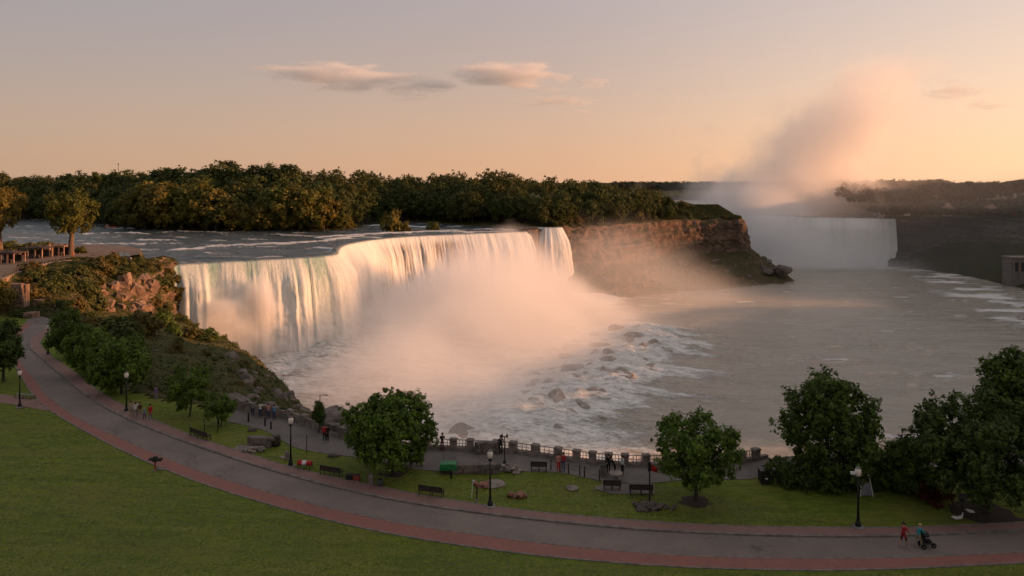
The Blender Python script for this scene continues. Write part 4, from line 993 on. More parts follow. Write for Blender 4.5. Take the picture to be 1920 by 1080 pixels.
# low brush that nobody could count
def brush(name, G, n, seed, keep, leaf, label, m):
    rng = np.random.default_rng(seed); N = normals(G); nr, nc = G.shape[:2]
    i = (rng.random(n)*(nr-1)).astype(int); j = (rng.random(n)*(nc-1)).astype(int); p = G[i, j]; nn = N[i, j]; nn = nn*np.sign(nn[:, 2:3]+1e-6)
    px = p[:, 0]/p[:, 1]*F+960; py = HOR+(CAMZ-p[:, 2])/p[:, 1]*F
    veg = fbm(p[:, 0]*.12, p[:, 1]*.12, p[:, 2]*.12, 3, seed)
    dt, st = poly_dist(HILL_TOE, p[:, 0], p[:, 1])
    k = (nn[:, 2]+(veg-.5)*1.4 > .42) & keep(px, py) & ((p[:, 1] > 300) | (st > 0) & (dt > 1.2))
    p, nn = p[k], nn[k]
    V, T = leaf_cloud(rng, p+nn*leaf*.35, np.full(len(p), leaf*.9), 6, leaf, nn*.6+np.array((0, 0, .4)))
    tag(mobj(name, mesh_np(name, V, np.arange(len(V)).reshape(-1, 4), mats=[m], smooth=False, attrs={'tint': T})), label, 'undergrowth', kind='stuff')
M_brush = leaf_mat('brush_leaves', (0.034, 0.046, 0.012), (0.100, 0.098, 0.026), .25)
brush('undergrowth', HG2, 26000, 61, lambda a, b: (a > 30) & (a < 560) & (b > 480) & (b < 770), .34, 'rough brush covering the rocky hillside beside the falls', M_brush)
GS2 = loft([L3d(lerp2(rim, cb, -3.4), -1.0), L3d(lerp2(rim, cb, -1.6), 1.6), L3d(lerp2(rim, cb, -.2), .9)], 24, 200)[:, 80:150]
rough_sheet('island_ledge', GS2, .5, .3, M_hill, 52)
brush('undergrowth', GS2, 7000, 63, lambda a, b: a > 1240, .6, 'low scrub on the bare ledge at the island point', M_brush)
brush('undergrowth', GS, 9000, 62, lambda a, b: a > 1000, .7, 'rough brush on the green bank above the island cliff', M_brush)
scatter_on(GS2, 40, 48, lambda a, b, p: 1285 < a < 1400, .8, 1.9, 'scrubby bush on the bare ledge at the island point', 'scrub on the island ledge')
# hedge and shrubs by the big right trees
for i, (px, py, w, h) in enumerate(((1462,905,60,52),(1500,912,70,52),(1548,916,80,50),(1600,914,80,56),(1650,915,70,70),(1690,920,60,52),(1730,925,60,48),(1640,896,60,60))):
    me = crown_mesh('crown', 600+i, 2.0, 1.7, 1.5, M_leaf2 if i % 2 else M_leaf, lobes=14, clumps=26, per=9, leaf=.24, zc=1.35)[0]
    bush(px, py, w*1.25, h*1.1, 'dense dark hedge bush under the tall trees', 0.0, me, 'hedge_bush', 'bush', 'hedge bushes under the tall trees')
me = crown_mesh('crown', 620, 2.0, 1.8, 1.5, M_red, lobes=10, clumps=22, per=8, leaf=.22, zc=1.5)[0]
bush(1752, 942, 84, 44, 'dark red leaved shrub under the wide bushy tree', 0.0, me, 'red_shrub', 'shrub')
for i, (px, py, w, h) in enumerate(((20,478,60,20),(55,476,60,20),(90,474,50,18),(8,468,60,18),(70,468,70,16),(110,470,40,14),(150,474,26,14))):
    bush(px, py, w, h, 'green hedge clump behind the terrace pavilions', 4.6, BUSH[i % 3], 'terrace_hedge', 'bush', 'hedge clumps on the terrace')
for i, (px, py, w, h) in enumerate(((30,596,36,24),(36,578,20,14),(8,590,50,30),(5,640,40,30))):
    me = crown_mesh('crown', 640+i, 2.0, 1.8, 1.5, M_shrub, lobes=10, clumps=18, per=8, leaf=.3, zc=1.3)[0]
    bush(px, py, w, h, 'round bush at the foot of the rock wall by the road', 0.0, me, 'roadside_bush', 'bush', 'bushes by the rock wall')
# grass tufts give the near lawn its pile
def build_tufts():
    rng = np.random.default_rng(9); n = 110000
    d = 40+rng.random(n)**1.3*48; x = (rng.random(n)*1.5-.75)*d
    dd, s = poly_dist(L4, x, d); d1, s1 = poly_dist(L1, x, d); d2, s2 = poly_dist(PROM, x, d); d3, s3 = poly_dist(HILL_TOE, x, d)
    keep = ((s < 0) & (dd > .12)) | ((s1 > 0) & (d1 > .15) & (s2 < 0) & (d2 > .2) & (s3 < 0))
    x, y = x[keep], d[keep]; z = lawn_z(x, y); n = len(x); c = np.stack([x, y, z], 1)
    h = (.008+.03*rng.random(n)); w = .05+.08*rng.random(n); a = rng.random(n)*6.28
    u = np.stack([np.cos(a), np.sin(a), 0*a], 1)*w[:, None]; l = np.stack([-np.sin(a), np.cos(a), 0*a], 1)*(.10+.14*rng.random(n))[:, None]
    hz = np.stack([0*h, 0*h, h], 1)
    t = np.stack([c-u-(0, 0, .005), c+u-(0, 0, .005), c+u*.6+l+hz, c-u*.6+l+hz*.9], 1).reshape(-1, 3)
    tint = np.repeat(np.clip(rng.random(n)*.35+fbm(x*.2, y*1.1, seed=4, oct=5)*1.3-.35, 0, 1), 4)
    m = leaf_mat('grass_blades', (0.085, 0.112, 0.016), (0.185, 0.190, 0.032), .2)
    tag(mobj('grass', mesh_np('grass', t, np.arange(len(t)).reshape(-1, 4), mats=[m], smooth=False, attrs={'tint': tint})), 'short mown grass blades on the park lawns', 'grass', kind='stuff')
build_tufts()

# ================================================================== rocks
class MB:
    def __init__(s): s.v = []; s.f = []
    def box(s, c, d, rz=0.0, taper=1.0, rx=0.0):
        b = len(s.v); x, y, z = (k/2 for k in d); cr, sr = math.cos(rz), math.sin(rz); cx_, sx_ = math.cos(rx), math.sin(rx)
        for zz in (-z, z):
            for xx, yy in ((-x, -y), (x, -y), (x, y), (-x, y)):
                k = taper if zz > 0 else 1.0; X_, Y_, Z_ = xx*k, yy*k, zz
                Y_, Z_ = Y_*cx_-Z_*sx_, Y_*sx_+Z_*cx_
                s.v.append((c[0]+X_*cr-Y_*sr, c[1]+X_*sr+Y_*cr, c[2]+Z_))
        s.f += [(b+3, b+2, b+1, b), (b+4, b+5, b+6, b+7)]+[(b+i, b+(i+1) % 4, b+4+(i+1) % 4, b+4+i) for i in range(4)]
        return s
    def tube(s, path, rad, n=8, cap=True):
        V = []; Fq = []; tube(V, Fq, path, rad if isinstance(rad, (list, tuple)) else [rad]*len(path), n); b = len(s.v)
        s.v += [tuple(v) for v in V]; s.f += [tuple(i+b for i in q) for q in Fq]
        if cap: s.f += [tuple(b+i for i in range(n))[::-1], tuple(b+(len(path)-1)*n+i for i in range(n))]
        return s
    def lathe(s, prof, n=12, c=(0, 0, 0)):
        b = len(s.v)
        for r, z in prof:
            for k in range(n): w = 2*math.pi*k/n; s.v.append((c[0]+r*math.cos(w), c[1]+r*math.sin(w), c[2]+z))
        for i in range(len(prof)-1):
            for k in range(n): s.f.append((b+i*n+k, b+i*n+(k+1) % n, b+(i+1)*n+(k+1) % n, b+(i+1)*n+k))
        s.f += [tuple(b+i for i in range(n))[::-1], tuple(b+(len(prof)-1)*n+i for i in range(n))]
        return s
    def mesh(s, name, m, smooth=False):
        me = bpy.data.meshes.new(name); me.from_pydata(s.v, [], s.f); me.materials.append(m); me.update()
        if smooth: me.polygons.foreach_set('use_smooth', [True]*len(me.polygons))
        return me
    def obj(s, name, m, parent=None, smooth=False, **k): return mobj(name, s.mesh(name, m, smooth), parent, **k)
def rock_mesh(name, seed, m, sub=3, cuts=9, flat=1.0):
    import bmesh
    bm = bmesh.new(); bmesh.ops.create_icosphere(bm, subdivisions=sub, radius=1.0)
    rng = np.random.default_rng(seed); co = np.array([v.co[:] for v in bm.verts])
    for _ in range(cuts):
        n = rng.normal(size=3); n /= np.linalg.norm(n); d = .55+.3*rng.random(); k = co@n-d; co -= np.where(k > 0, k, 0)[:, None]*n*.92
    co += (co/np.linalg.norm(co, axis=1)[:, None])*((fbm(co[:, 0]*2.3, co[:, 1]*2.3, co[:, 2]*2.3+seed, 4, seed)-.5)*.28)[:, None]
    co *= np.array((1.15+.3*rng.random(), .9+.2*rng.random(), (.65+.25*rng.random())*flat))
    for v, c in zip(bm.verts, co): v.co = c
    me = bpy.data.meshes.new(name); bm.to_mesh(me); bm.free(); me.materials.append(m); return me
M_rock = mat('boulder_rock', (0.17, 0.135, 0.115), (0.075, 0.06, 0.052), .9, .95, .8, 2.5, lo=.3, hi=.7, bdist=.25)
M_wetrock = mat('wet_rock', (0.36, 0.31, 0.265), (0.20, 0.168, 0.142), .8, .5, .8, 2.5, bdist=.25)
M_stone = mat('pale_stone', (0.24, 0.195, 0.165), (0.13, 0.105, 0.09), 1.5, .9, .6, 5)
M_redrock = mat('red_rock', (0.26, 0.12, 0.085), (0.15, 0.075, 0.058), 2.0, .9, .6, 5)
M_warmstone = mat('warm_wall_stone', (0.25, 0.165, 0.115), (0.13, 0.085, 0.062), .7, .95, .7, 2.5)
ROCK = [rock_mesh('boulder', 300+i, M_rock) for i in range(6)]; WROCK = [rock_mesh('boulder', 320+i, M_wetrock) for i in range(5)]
PROCK = [rock_mesh('stone', 340+i, M_stone) for i in range(3)]; RROCK = [rock_mesh('stone', 350+i, M_redrock) for i in range(3)]
rr_ = np.random.default_rng(17)
def rock(name, meshes, p, s, label, group=None, cat='rock', sz=None, parent=None):
    o = mobj(name, meshes[rr_.integers(len(meshes))], parent, loc=p, rz=rr_.random()*6.28); o.scale = (s*(.85+.3*rr_.random()), s*(.85+.3*rr_.random()), (sz or s)*(.85+.3*rr_.random()))
    o.rotation_euler[0] = rr_.normal(0, .25); o.rotation_euler[1] = rr_.normal(0, .25)
    if label: tag(o, label, cat, group)
    return o
# boulders washed by the rapids, seen through the thin mist
spots = [(1105,598,30),(1115,628,26),(1195,630,34),(1225,640,20),(1022,660,24),(1060,668,30),(1068,650,38),(1120,648,34),(1150,655,22),(1140,672,26),(1040,690,22),(1075,690,40),(1100,700,22),(1135,690,28),(1165,690,20),(1180,705,22),(1030,715,26),(1045,742,44),(1090,752,22),(1072,770,26),(1108,730,20),(1052,802,22),(1125,778,20),(1080,640,22),(1160,615,24),(1245,655,20),(1205,672,22),(1010,760,20),(985,640,26),(1000,700,24),(960,780,18),(905,780,16),(1150,725,18),(1190,735,16),(1000,800,14),(880,805,14),(1040,632,26),(1055,612,30),(1130,606,22),(1010,676,20),(1220,690,16),(1080,722,18)]
rs_ = np.random.default_rng(88)
while len(spots) < 96:
    a_, b_ = 950+rs_.random()*300, 590+rs_.random()*210
    if inpoly(a_, b_, [(1000,640),(1110,592),(1245,640),(1195,720),(1100,785),(1000,795),(955,720)]): spots.append((a_, b_, 8+22*rs_.random()**1.7))
for px, py, w in spots:
    z = -33.6; p = P(px, py, z)
    for _ in range(3): z = float(river_z(p[0], p[1]))+.35; p = P(px, py, z)
    rock('boulder', WROCK, (p[0], p[1], p[2]-.8), w*p[1]/F/2*1.2, 'dark wet boulder in the white rapids below the falls', 'boulders in the rapids', sz=w*p[1]/F/2*1.0)
for px, py, w in ((1468,508,34),(1440,512,20),(1410,520,18)):
    d = 425; p = Q(px, py, d); rock('boulder', ROCK, p, w*d/F/2, None, sz=w*d/F/2); o = bpy.context.scene.objects[-1]
for o, l in zip([o for o in COL.objects if o.name.startswith('boulder') and 'label' not in o.keys()], ('big round boulder on the tip of the island point', 'lower boulder left of the big round one on the point', 'boulder on the talus left of the island point')): tag(o, l, 'rock')
for px, py, w, d, lab in ((876,824,74,159,'large boulder rising out of the mist beyond the promenade railing'),(878,808,20,168,'small rock behind the large boulder beyond the railing'),(625,788,70,80,'pale slab boulder beyond the wall behind the evergreen'),(650,795,50,78,'second pale boulder beyond the wall, beside the round maple'),(590,780,40,82,'grey boulder behind the wall left of the evergreen')):
    p = Q(px, py, d); rock('boulder', ROCK, p, w*d/F/2, lab, sz=w*d/F/2*.8)
def rocks_on(poly, n, seed, w0, w1, label, group, meshes=ROCK):
    rng = np.random.default_rng(seed); k = 0; nr, nc = HG2.shape[:2]
    for t in range(n*60):
        if k >= n: break
        p = HG2[rng.integers(nr), rng.integers(nc)]; px = p[0]/p[1]*F+960; py = HOR+(CAMZ-p[2])/p[1]*F
        if not inpoly(px, py, poly): continue
        s = (w0+(w1-w0)*rng.random()**2)*p[1]/F/2; rock('boulder', meshes, (p[0], p[1], p[2]-.1*s), s, label, group); k += 1
def block_meshes():
    import bmesh
    out = []
    for i in range(5):
        bm = bmesh.new(); bmesh.ops.create_cube(bm, size=2.0); bmesh.ops.subdivide_edges(bm, edges=bm.edges[:], cuts=2, use_grid_fill=True); rng = np.random.default_rng(i+60); sc_ = np.array((1.0+.5*rng.random(), .8, 1.1+.6*rng.random()))
        for v in bm.verts: v.co = Vector(np.array(v.co)*sc_*(1-.10*rng.random())+rng.normal(0, .11, 3))
        me = bpy.data.meshes.new('boulder'); bm.to_mesh(me); bm.free(); me.materials.append(M_warmstone); out.append(me)
    return out
rocks_on([(430,668),(500,700),(562,762),(562,792),(455,772),(410,730)], 95, 3, 9, 36, 'dark angular boulder heaped at the foot of the slope by the wall', 'boulder heap at the foot of the slope')
rocks_on([(285,640),(400,640),(455,662),(440,700),(360,690),(290,668)], 26, 4, 6, 22, 'brown boulder half buried in the brushy slope', 'boulders half buried in the slope')
rocks_on([(180,530),(285,522),(285,592),(190,585)], 40, 5, 7, 20, 'sunlit rose brown block of the rock face by the falls', 'blocks of the sunlit rock face', block_meshes())

for k in range(46):      # talus blocks under the island cliff
    u = rr_.random()**.8; j = rr_.integers(1, 8); f_ = rr_.random(); w_ = .25+.72*u; A_ = np.array(lerp2(cb, wl, w_)); q_ = A_[j]*(1-f_)+A_[min(j+1, 8)]*f_; zz = np.interp(w_, [0, .22, .62, 1], [-19, -23.5, -30, -35.6])
    rock('boulder', ROCK, (q_[0], q_[1], zz+.2), 1.0+2.2*rr_.random()**2, 'dark block of the talus slope under the island cliff', 'talus blocks under the island cliff')
# ================================================================== railings, walls, terrace
M_iron = mat('black_iron', (0.012, 0.012, 0.013), (0.02, 0.02, 0.02), 8, .5, metal=.3)
M_steel = mat('grey_rail', (0.16, 0.14, 0.13), (0.10, 0.09, 0.085), 3, .6, metal=.3)
M_wood = mat('dark_wood', (0.05, 0.032, 0.022), (0.028, 0.02, 0.015), 6, .8, .3)
M_white = mat('white_paint', (0.62, 0.59, 0.55), (0.5, 0.47, 0.43), 4, .6)
M_globe = mat('lamp_glass', (0.72, 0.62, 0.55), (0.66, 0.57, 0.5), 6, .35, spec=.5)
rl = resample(RAIL[:16], 400, 2); RS = np.concatenate([[0], np.cumsum(np.linalg.norm(np.diff(rl[:, :2], axis=0), axis=1))])
def rail_at(px):
    i = int(np.argmin(np.abs(rl[:, 0]/rl[:, 1]*F+960-px))); return i
rail = empty('promenade_railing', rl[200]); tag(rail, 'long stone and iron railing along the promenade above the gorge', 'railing')
def unparent_off(o, e): o.parent = e; o.location = tuple(-np.array(e.location)); return o
unparent_off(strip_box('parapet', rl, -0.05, 0.30, 0.0, 0.34, M_stone), rail)
pill = [452,470,492,515,541,568,600,640,690,745,800,850,881,930,962,1004,1046,1080,1110,1141,1173,1212,1255,1300,1345,1392,1419]
pm = MB().box((0, 0, .48), (.62, .5, .96)).box((0, 0, .99), (.74, .62, .10)).box((0, 0, 1.07), (.6, .48, .06)).mesh('pillar', M_stone)
for a, b in zip(pill, pill[1:]+[None]):
    i = rail_at(a); p = rl[i]; t = rl[min(i+1, 399)]-rl[max(i-1, 0)]; yaw = math.atan2(t[1], t[0]); q = p[:2]+np.array((-math.sin(yaw), math.cos(yaw)))*.13
    o = mobj('pillar', pm, rail, loc=(q[0]-rail.location.x, q[1]-rail.location.y, .01), rz=yaw)
    if b is None: break
    j = rail_at(b); seg = np.linspace(i, j, 6).astype(int); pts = []
    for s_ in seg:
        t = rl[min(s_+1, 399)]-rl[max(s_-1, 0)]; yw = math.atan2(t[1], t[0]); pts.append(np.array((rl[s_, 0]-math.sin(yw)*.13-rail.location.x, rl[s_, 1]+math.cos(yw)*.13-rail.location.y, 0)))
    if a < 600:
        w = MB(); 
        for u, v in zip(pts[:-1], pts[1:]):
            d_ = v-u; w.box(tuple((u+v)/2+np.array((0, 0, .60))), (np.hypot(d_[0], d_[1])+.02, .2, .5), math.atan2(d_[1], d_[0]))
        w.obj('wall_panel', M_stone, rail)
    else:
        for z_, nm, r_ in ((.98, 'top_rail', .035), (.66, 'middle_rail', .022), (.42, 'bottom_rail', .022)):
            MB().tube([p_+np.array((0, 0, z_)) for p_ in pts], r_, 6).obj(nm, M_steel, rail)
        for p_ in pts[1:-1]: MB().tube([p_+np.array((0, 0, .3)), p_+np.array((0, 0, .99))], .028, 6).obj('post', M_steel, rail)
        lat = MB()
        for u, v in zip(pts[:-1], pts[1:]):
            m_ = (u+v)/2; lat.tube([u+np.array((0, 0, .44)), m_+np.array((0, 0, .64)), v+np.array((0, 0, .44))], .014, 4)
        lat.obj('wavy_rail', M_steel, rail)

# terrace retaining wall and its railing
tw = resample(px_line([(-160,588),(0,524),(70,497),(140,488),(212,483)], 4.6), 120, 2)
trw = empty('terrace_wall', tw[60]); tag(trw, 'low curved sunlit retaining wall edging the terrace above the slope', 'wall')
unparent_off(strip_box('wall_face', tw, -0.75, -0.10, 2.0, 4.75, M_warmstone), trw); unparent_off(strip_box('coping', tw, -0.85, 0.0, 4.753, 4.95, M_stone), trw)
trl = empty('terrace_railing', tw[60]); tag(trl, 'thin metal railing curving along the sunlit terrace edge', 'railing')
o0 = np.array(trl.location)
lv = tw.copy(); t_ = np.gradient(lv[:, :2], axis=0); t_ /= np.linalg.norm(t_, axis=1)[:, None]; lv[:, :2] += np.stack([-t_[:, 1], t_[:, 0]], 1)*-.35; lv[:, 2] = 4.95
for z_, nm in ((1.12, 'top_rail'), (.62, 'middle_rail'), (.15, 'bottom_rail')): MB().tube([p-o0+np.array((0, 0, z_)) for p in lv[::3]], .045, 5).obj(nm, M_steel, trl)
pst = MB().tube([(0, 0, 0), (0, 0, 1.14)], .05, 6).mesh('post', M_steel)
for p in lv[::2]: mobj('post', pst, trl, loc=p-o0)
# white panel fence at the terrace corner
pe = P(228, 483, 4.3); pf = empty('panel_fence', pe); tag(pf, 'short pale panel fence at the end of the terrace', 'fence')
for k in range(3): MB().box((k*1.55-1.6, 0, .85), (1.4, .06, 1.0)).obj('panel', M_white, pf)
for k in range(4): MB().box((k*1.55-2.38, 0, .7), (.1, .1, 1.6)).obj('post', M_steel, pf)
MB().box((-.1, 0, -.2), (5.4, .7, .5)).obj('plinth', M_concrete, pf)

# pavilions on the terrace
M_roofp = mat('pavilion_roof', (0.36, 0.22, 0.15), (0.24, 0.15, 0.11), .6, .9)
M_dkp = mat('pavilion_dark', (0.06, 0.045, 0.038), (0.035, 0.028, 0.025), .6, .9)
def pavilion(px, py, w, h, dep, label, roofm, peak=.35):
    e = empty('pavilion', P(px, py, 4.62)); k = e.location.y/F; W = w*k; H = h*k
    MB().box((0, 0, H+.12), (W+.9, dep+.9, .24)).obj('roof', roofm, e); MB().box((0, 0, H+.24+peak/2), (W*.8, dep*.8, peak), taper=.5).obj('roof_cap', roofm, e)
    for sx in (-.5, -.17, .17, .5):
        for sy in (-.5, .5): MB().box((sx*W, sy*dep, H/2), (.28, .28, H)).obj('post', M_roofp, e)
    MB().box((0, dep*.3, H*.42), (W*.95, .25, H*.7)).obj('back_screen', M_dkp, e)
    MB().box((0, -dep*.35, .45), (W*.6, .5, .9)).obj('counter', M_dkp, e)
    tag(e, label, 'pavilion')
pavilion(112, 478, 30, 17, 3.5, 'small pavilion with pale flat roof beside the big terrace tree', M_roofp)
pavilion(68, 483, 40, 18, 4, 'dark open pavilion in the middle of the terrace', M_dkp)
pavilion(18, 492, 36, 18, 4, 'long open shelter at the left end of the terrace', M_dkp)
# furled parasols between them
for px, py, h, lab in ((60,478,26,'furled pinkish parasol behind the middle pavilion'),(93,480,24,'tilted pale parasol right of the middle pavilion')):
    p = P(px, py, 4.62); e = empty('parasol', p); k = p[1]/F
    MB().tube([(0, 0, 0), (0, 0, h*k)], .06, 6).obj('pole', M_wood, e); MB().lathe([(.28, h*k*.45), (.36, h*k*.5), (.2, h*k*.85), (.05, h*k)], 8).obj('canopy', M_roofp, e); tag(e, lab, 'parasol')

# rough stone pier by the road end, laid stone by stone
def stone_pier(px, py, w, h, label, seed):
    p = P(px, py, 0); k = p[1]/F; W = w*k; H = h*k; e = empty('stone_pier', (p[0], p[1], -.1)); rng = np.random.default_rng(seed); rows = 6
    core = MB().box((0, .25, H*.48), (W*.9, 1.2, H*.95)); core.obj('core', M_warmstone, e)
    for r in range(rows):
        n = 4+(r % 2); x = -W/2
        ws = rng.random(n)+.6; ws = ws/ws.sum()*W*(1.0-.03*r)
        for wv in ws:
            o = mobj('stone', SB[rng.integers(len(SB))], e, loc=(x+wv/2, -.45+rng.normal(0, .07), (r+.5)*H/rows)); o.scale = (wv*.52, .45, H/rows*.54); o.rotation_euler[2] = rng.normal(0, .08); x += wv
    tag(e, label, 'stone wall')
SB = []
for i in range(4):
    import bmesh
    bm = bmesh.new(); bmesh.ops.create_cube(bm, size=2.0); bmesh.ops.bevel(bm, geom=bm.edges[:], offset=.28, segments=1, affect='EDGES'); rng = np.random.default_rng(i)
    for v in bm.verts: v.co += Vector(rng.normal(0, .06, 3))
    me = bpy.data.meshes.new('stone'); bm.to_mesh(me); bm.free(); me.materials.append(M_warmstone); SB.append(me)
stone_pier(34, 584, 36, 54, 'tall rough stone pier glowing in the sun at the road end', 1)
stone_pier(75, 580, 14, 20, 'low broken stone wall right of the tall pier', 2)
stone_pier(60, 596, 20, 12, 'small pale stone kerb wall below the tall pier', 3)

# ================================================================== lamps
def lamp_meshes():
    H = 4.55
    b = MB().lathe([(.30, 0), (.30, .10), (.22, .16), (.20, .42), (.15, .50), (.11, .62), (.10, .9)], 10).mesh('base', M_iron, False)
    s = MB().tube([(0, 0, .88), (0, 0, 2.2), (0, 0, H-.98)], [.085, .07, .055], 10).mesh('pole', M_iron, True)
    c = MB().lathe([(.06, H-1.0), (.13, H-.95), (.10, H-.88), (.17, H-.82), (.18, H-.78)], 10).mesh('collar', M_iron)
    g = MB().lathe([(.13, H-.78), (.19, H-.66), (.225, H-.46), (.20, H-.30), (.13, H-.20)], 14).mesh('globe', M_globe, True)
    f = MB().lathe([(.17, H-.20), (.18, H-.17), (.09, H-.10), (.03, H-.05), (.015, H+.06)], 10).mesh('finial_cap', M_steel)
    return dict(base=b, pole=s, collar=c, globe=g, finial_cap=f)
LM = lamp_meshes()
def lamp(px, py, label, s=1.0, extra=False):
    p = base(px, py); p[2] = max(p[2], .0); e = empty('street_lamp', p, 0, s)
    for k, m in LM.items(): mobj(k, m, e)
    if extra:
        MB().tube([(0, 0, 3.55), (-.3, 0, 3.75), (-.42, 0, 3.95)], .03, 5).obj('arm', M_steel, e); MB().box((-.36, 0, 4.0), (.34, .2, .16)).obj('camera_box', M_white, e)
    MB().lathe([(.42, -.1), (.42, .14), (.36, .2)], 10).obj('footing', M_concrete, e)
    tag(e, label, 'lamp', 'black street lamps along the road')
lamp(1609, 991, 'black street lamp with camera box on the right pavement', 1.0, True)
lamp(919, 952, 'black street lamp on the pavement in the middle of the lawn', 1.0)
lamp(545, 876, 'black street lamp beside the flag striped bench', 1.0)
lamp(237, 774, 'black street lamp behind the strolling group', 1.0)
lamp(90, 666, 'farthest black street lamp at the bend of the road', 1.0)
lamp(37, 766, 'black street lamp at the corner of the side path', .95)
# thin dark lamp on the promenade
p = P(946, 872); e = empty('promenade_lamp', p); MB().lathe([(.16, 0), (.14, .3), (.06, .45)], 8).obj('base', M_iron, e); MB().tube([(0, 0, .4), (0, 0, 2.5)], .045, 6).obj('pole', M_iron, e)
MB().box((0, 0, 2.5), (.5, .06, .06)).obj('crossbar', M_iron, e)
for s_ in (-.22, .22): MB().lathe([(.07, 2.42), (.1, 2.55), (.06, 2.7), (.02, 2.75)], 8, (s_, 0, 0)).obj('lantern', M_iron, e)
tag(e, 'thin dark twin lamp post on the promenade by the railing', 'lamp')
p = P(549, 786); 
# arm lamp behind the evergreen
p = Q(600, 790, 84); e = empty('arm_lamp', p); H_ = 49*84/F; MB().tube([(0, 0, -1), (0, 0, H_)], .05, 6).obj('pole', M_steel, e); MB().tube([(0, 0, H_), (.35, 0, H_+.05), (.7, 0, H_+.02)], .035, 5).obj('arm', M_steel, e); MB().box((.75, 0, H_), (.34, .14, .09)).obj('lamp_head', M_steel, e); tag(e, 'thin grey arm lamp rising behind the small evergreen', 'lamp')

# ================================================================== benches and things on the lawn
def bench(a, b, label, seatm=None, backm=None, cat='bench', h=1.0, back=True):
    A, B = base(*a), base(*b); c = (A+B)/2; d = B-A; L = float(np.hypot(d[0], d[1])); e = empty('park_bench', c, math.atan2(d[1], d[0]))
    seatm = seatm or M_wood; backm = backm or M_wood
    MB().box((0, .10, .44*h), (L, .46, .05)).obj('seat', seatm, e)
    if back:
        MB().box((0, -.18, .66*h), (L, .05, .42), rx=-.14).obj('backrest', backm, e)
        MB().tube([(-L/2, -.21, .89*h), (L/2, -.21, .89*h)], .03, 6).obj('top_rail', M_iron, e)
    for x in (-L/2+.08, 0, L/2-.08):
        MB().tube([(x, -.24, 0), (x, -.16, .42*h), (x, -.22, .85*h if back else .44*h)], .032, 5).tube([(x, .30, 0), (x, .28, .44*h)], .032, 5).obj('leg', M_iron, e)
    if back:
        for x in (-L/2+.05, L/2-.05): MB().tube([(x, -.18, .64), (x, .28, .64), (x, .3, .44)], .026, 5).obj('armrest', M_iron, e)
    tag(e, label, cat, 'park benches'); return e
bench((359,817), (391,828), 'black bench seen from behind near the young slim tree')
bench((602,890), (640,896), 'black bench beside the dark and red planter boxes')
bench((786,928), (831,934), 'black bench nearest the road right of the grey bin')
bench((995,883), (1026,884), 'black bench facing the water at the promenade edge')
bench((752,872), (790,874), 'dark bench half hidden behind the round maple')
bench((1131,919), (1164,920), 'black bench on the small paved pad, the left one')
bench((1180,927), (1224,928), 'longer black bench beside the flag pole')
M_redp = mat('red_cloth', (0.42, 0.022, 0.02), (0.30, 0.016, 0.016), 3, .8); M_whc = mat('white_cloth', (0.6, 0.57, 0.54), (.48, .45, .43), 3, .85)
e = bench((559,880), (584,882), 'low bench draped in a red and white striped cover', back=False)
L_ = 1.2
for x0, x1, m_ in ((-.62, -.2, M_redp), (-.197, .2, M_whc), (.203, .62, M_redp)): MB().tube([(x0, 0, .60), ((x0+x1)/2, 0, .61), (x1, 0, .60)], .20, 10).obj('cover_stripe', m_, e)
e = bench((30,746), (62,749), 'pale stone bench beside the corner lamp', M_concrete, M_concrete, back=False)
def thing_at(name, px, py, label, cat, z=None, rz=0.0):
    p = base(px, py) if z is None else P(px, py, z); return tag(empty(name, p, rz), label, cat)
M_dgreen = mat('dark_green_paint', (0.02, 0.03, 0.018), (0.012, 0.018, 0.012), 4, .7); M_rust = mat('rust_red', (0.30, 0.06, 0.03), (0.2, .045, .025), 4, .8)
M_soil = mat('soil', (0.030, 0.020, 0.015), (0.045, 0.03, 0.02), 6, .95, .6); M_gbin = mat('grey_metal', (0.15, 0.15, 0.16), (0.10, 0.10, 0.11), 4, .5, metal=.4)
for px, py, m_, l_ in ((655,900,M_dgreen,'dark green square planter box beside the black bench'),(669,901,M_rust,'rust red planter box next to the dark green one')):
    e = thing_at('planter_box', px, py, l_, 'planter'); MB().box((0, 0, .22), (.48, .48, .44), taper=1.08).obj('box', m_, e); MB().box((0, 0, .455), (.56, .56, .04)).obj('rim', m_, e); MB().box((0, 0, .48), (.44, .44, .03)).obj('soil', M_soil, e)
e = thing_at('stone_post', 695, 911, 'pale stone post standing between the planters and the grey bin', 'post'); MB().box((0, 0, .42), (.46, .4, .84)).obj('shaft', M_stone, e); MB().box((0, 0, .88), (.42, .36, .10), taper=.7).obj('cap', M_stone, e); MB().box((0, 0, .03), (.7, .6, .08)).obj('foot', M_stone, e)
e = thing_at('litter_bin', 713, 913, 'round grey litter bin right of the pale stone post', 'bin'); MB().lathe([(.2, 0), (.25, .05), (.27, .55), (.29, .57), (.27, .6)], 12).obj('barrel', M_gbin, e, True); MB().lathe([(.22, .6), (.2, .63)], 12).obj('lid', M_dgreen, e)
e = thing_at('litter_bin', 1131, 893, 'square slatted bin by the rope fence', 'bin')
MB().box((0, 0, .45), (.46, .46, .86)).obj('liner', M_gbin, e)
for k in range(5): MB().box((-.2+k*.1, -.25, .45), (.06, .03, .9)).obj('slat', M_stone, e)
MB().box((0, 0, .92), (.54, .54, .06)).obj('lid', M_dgreen, e)
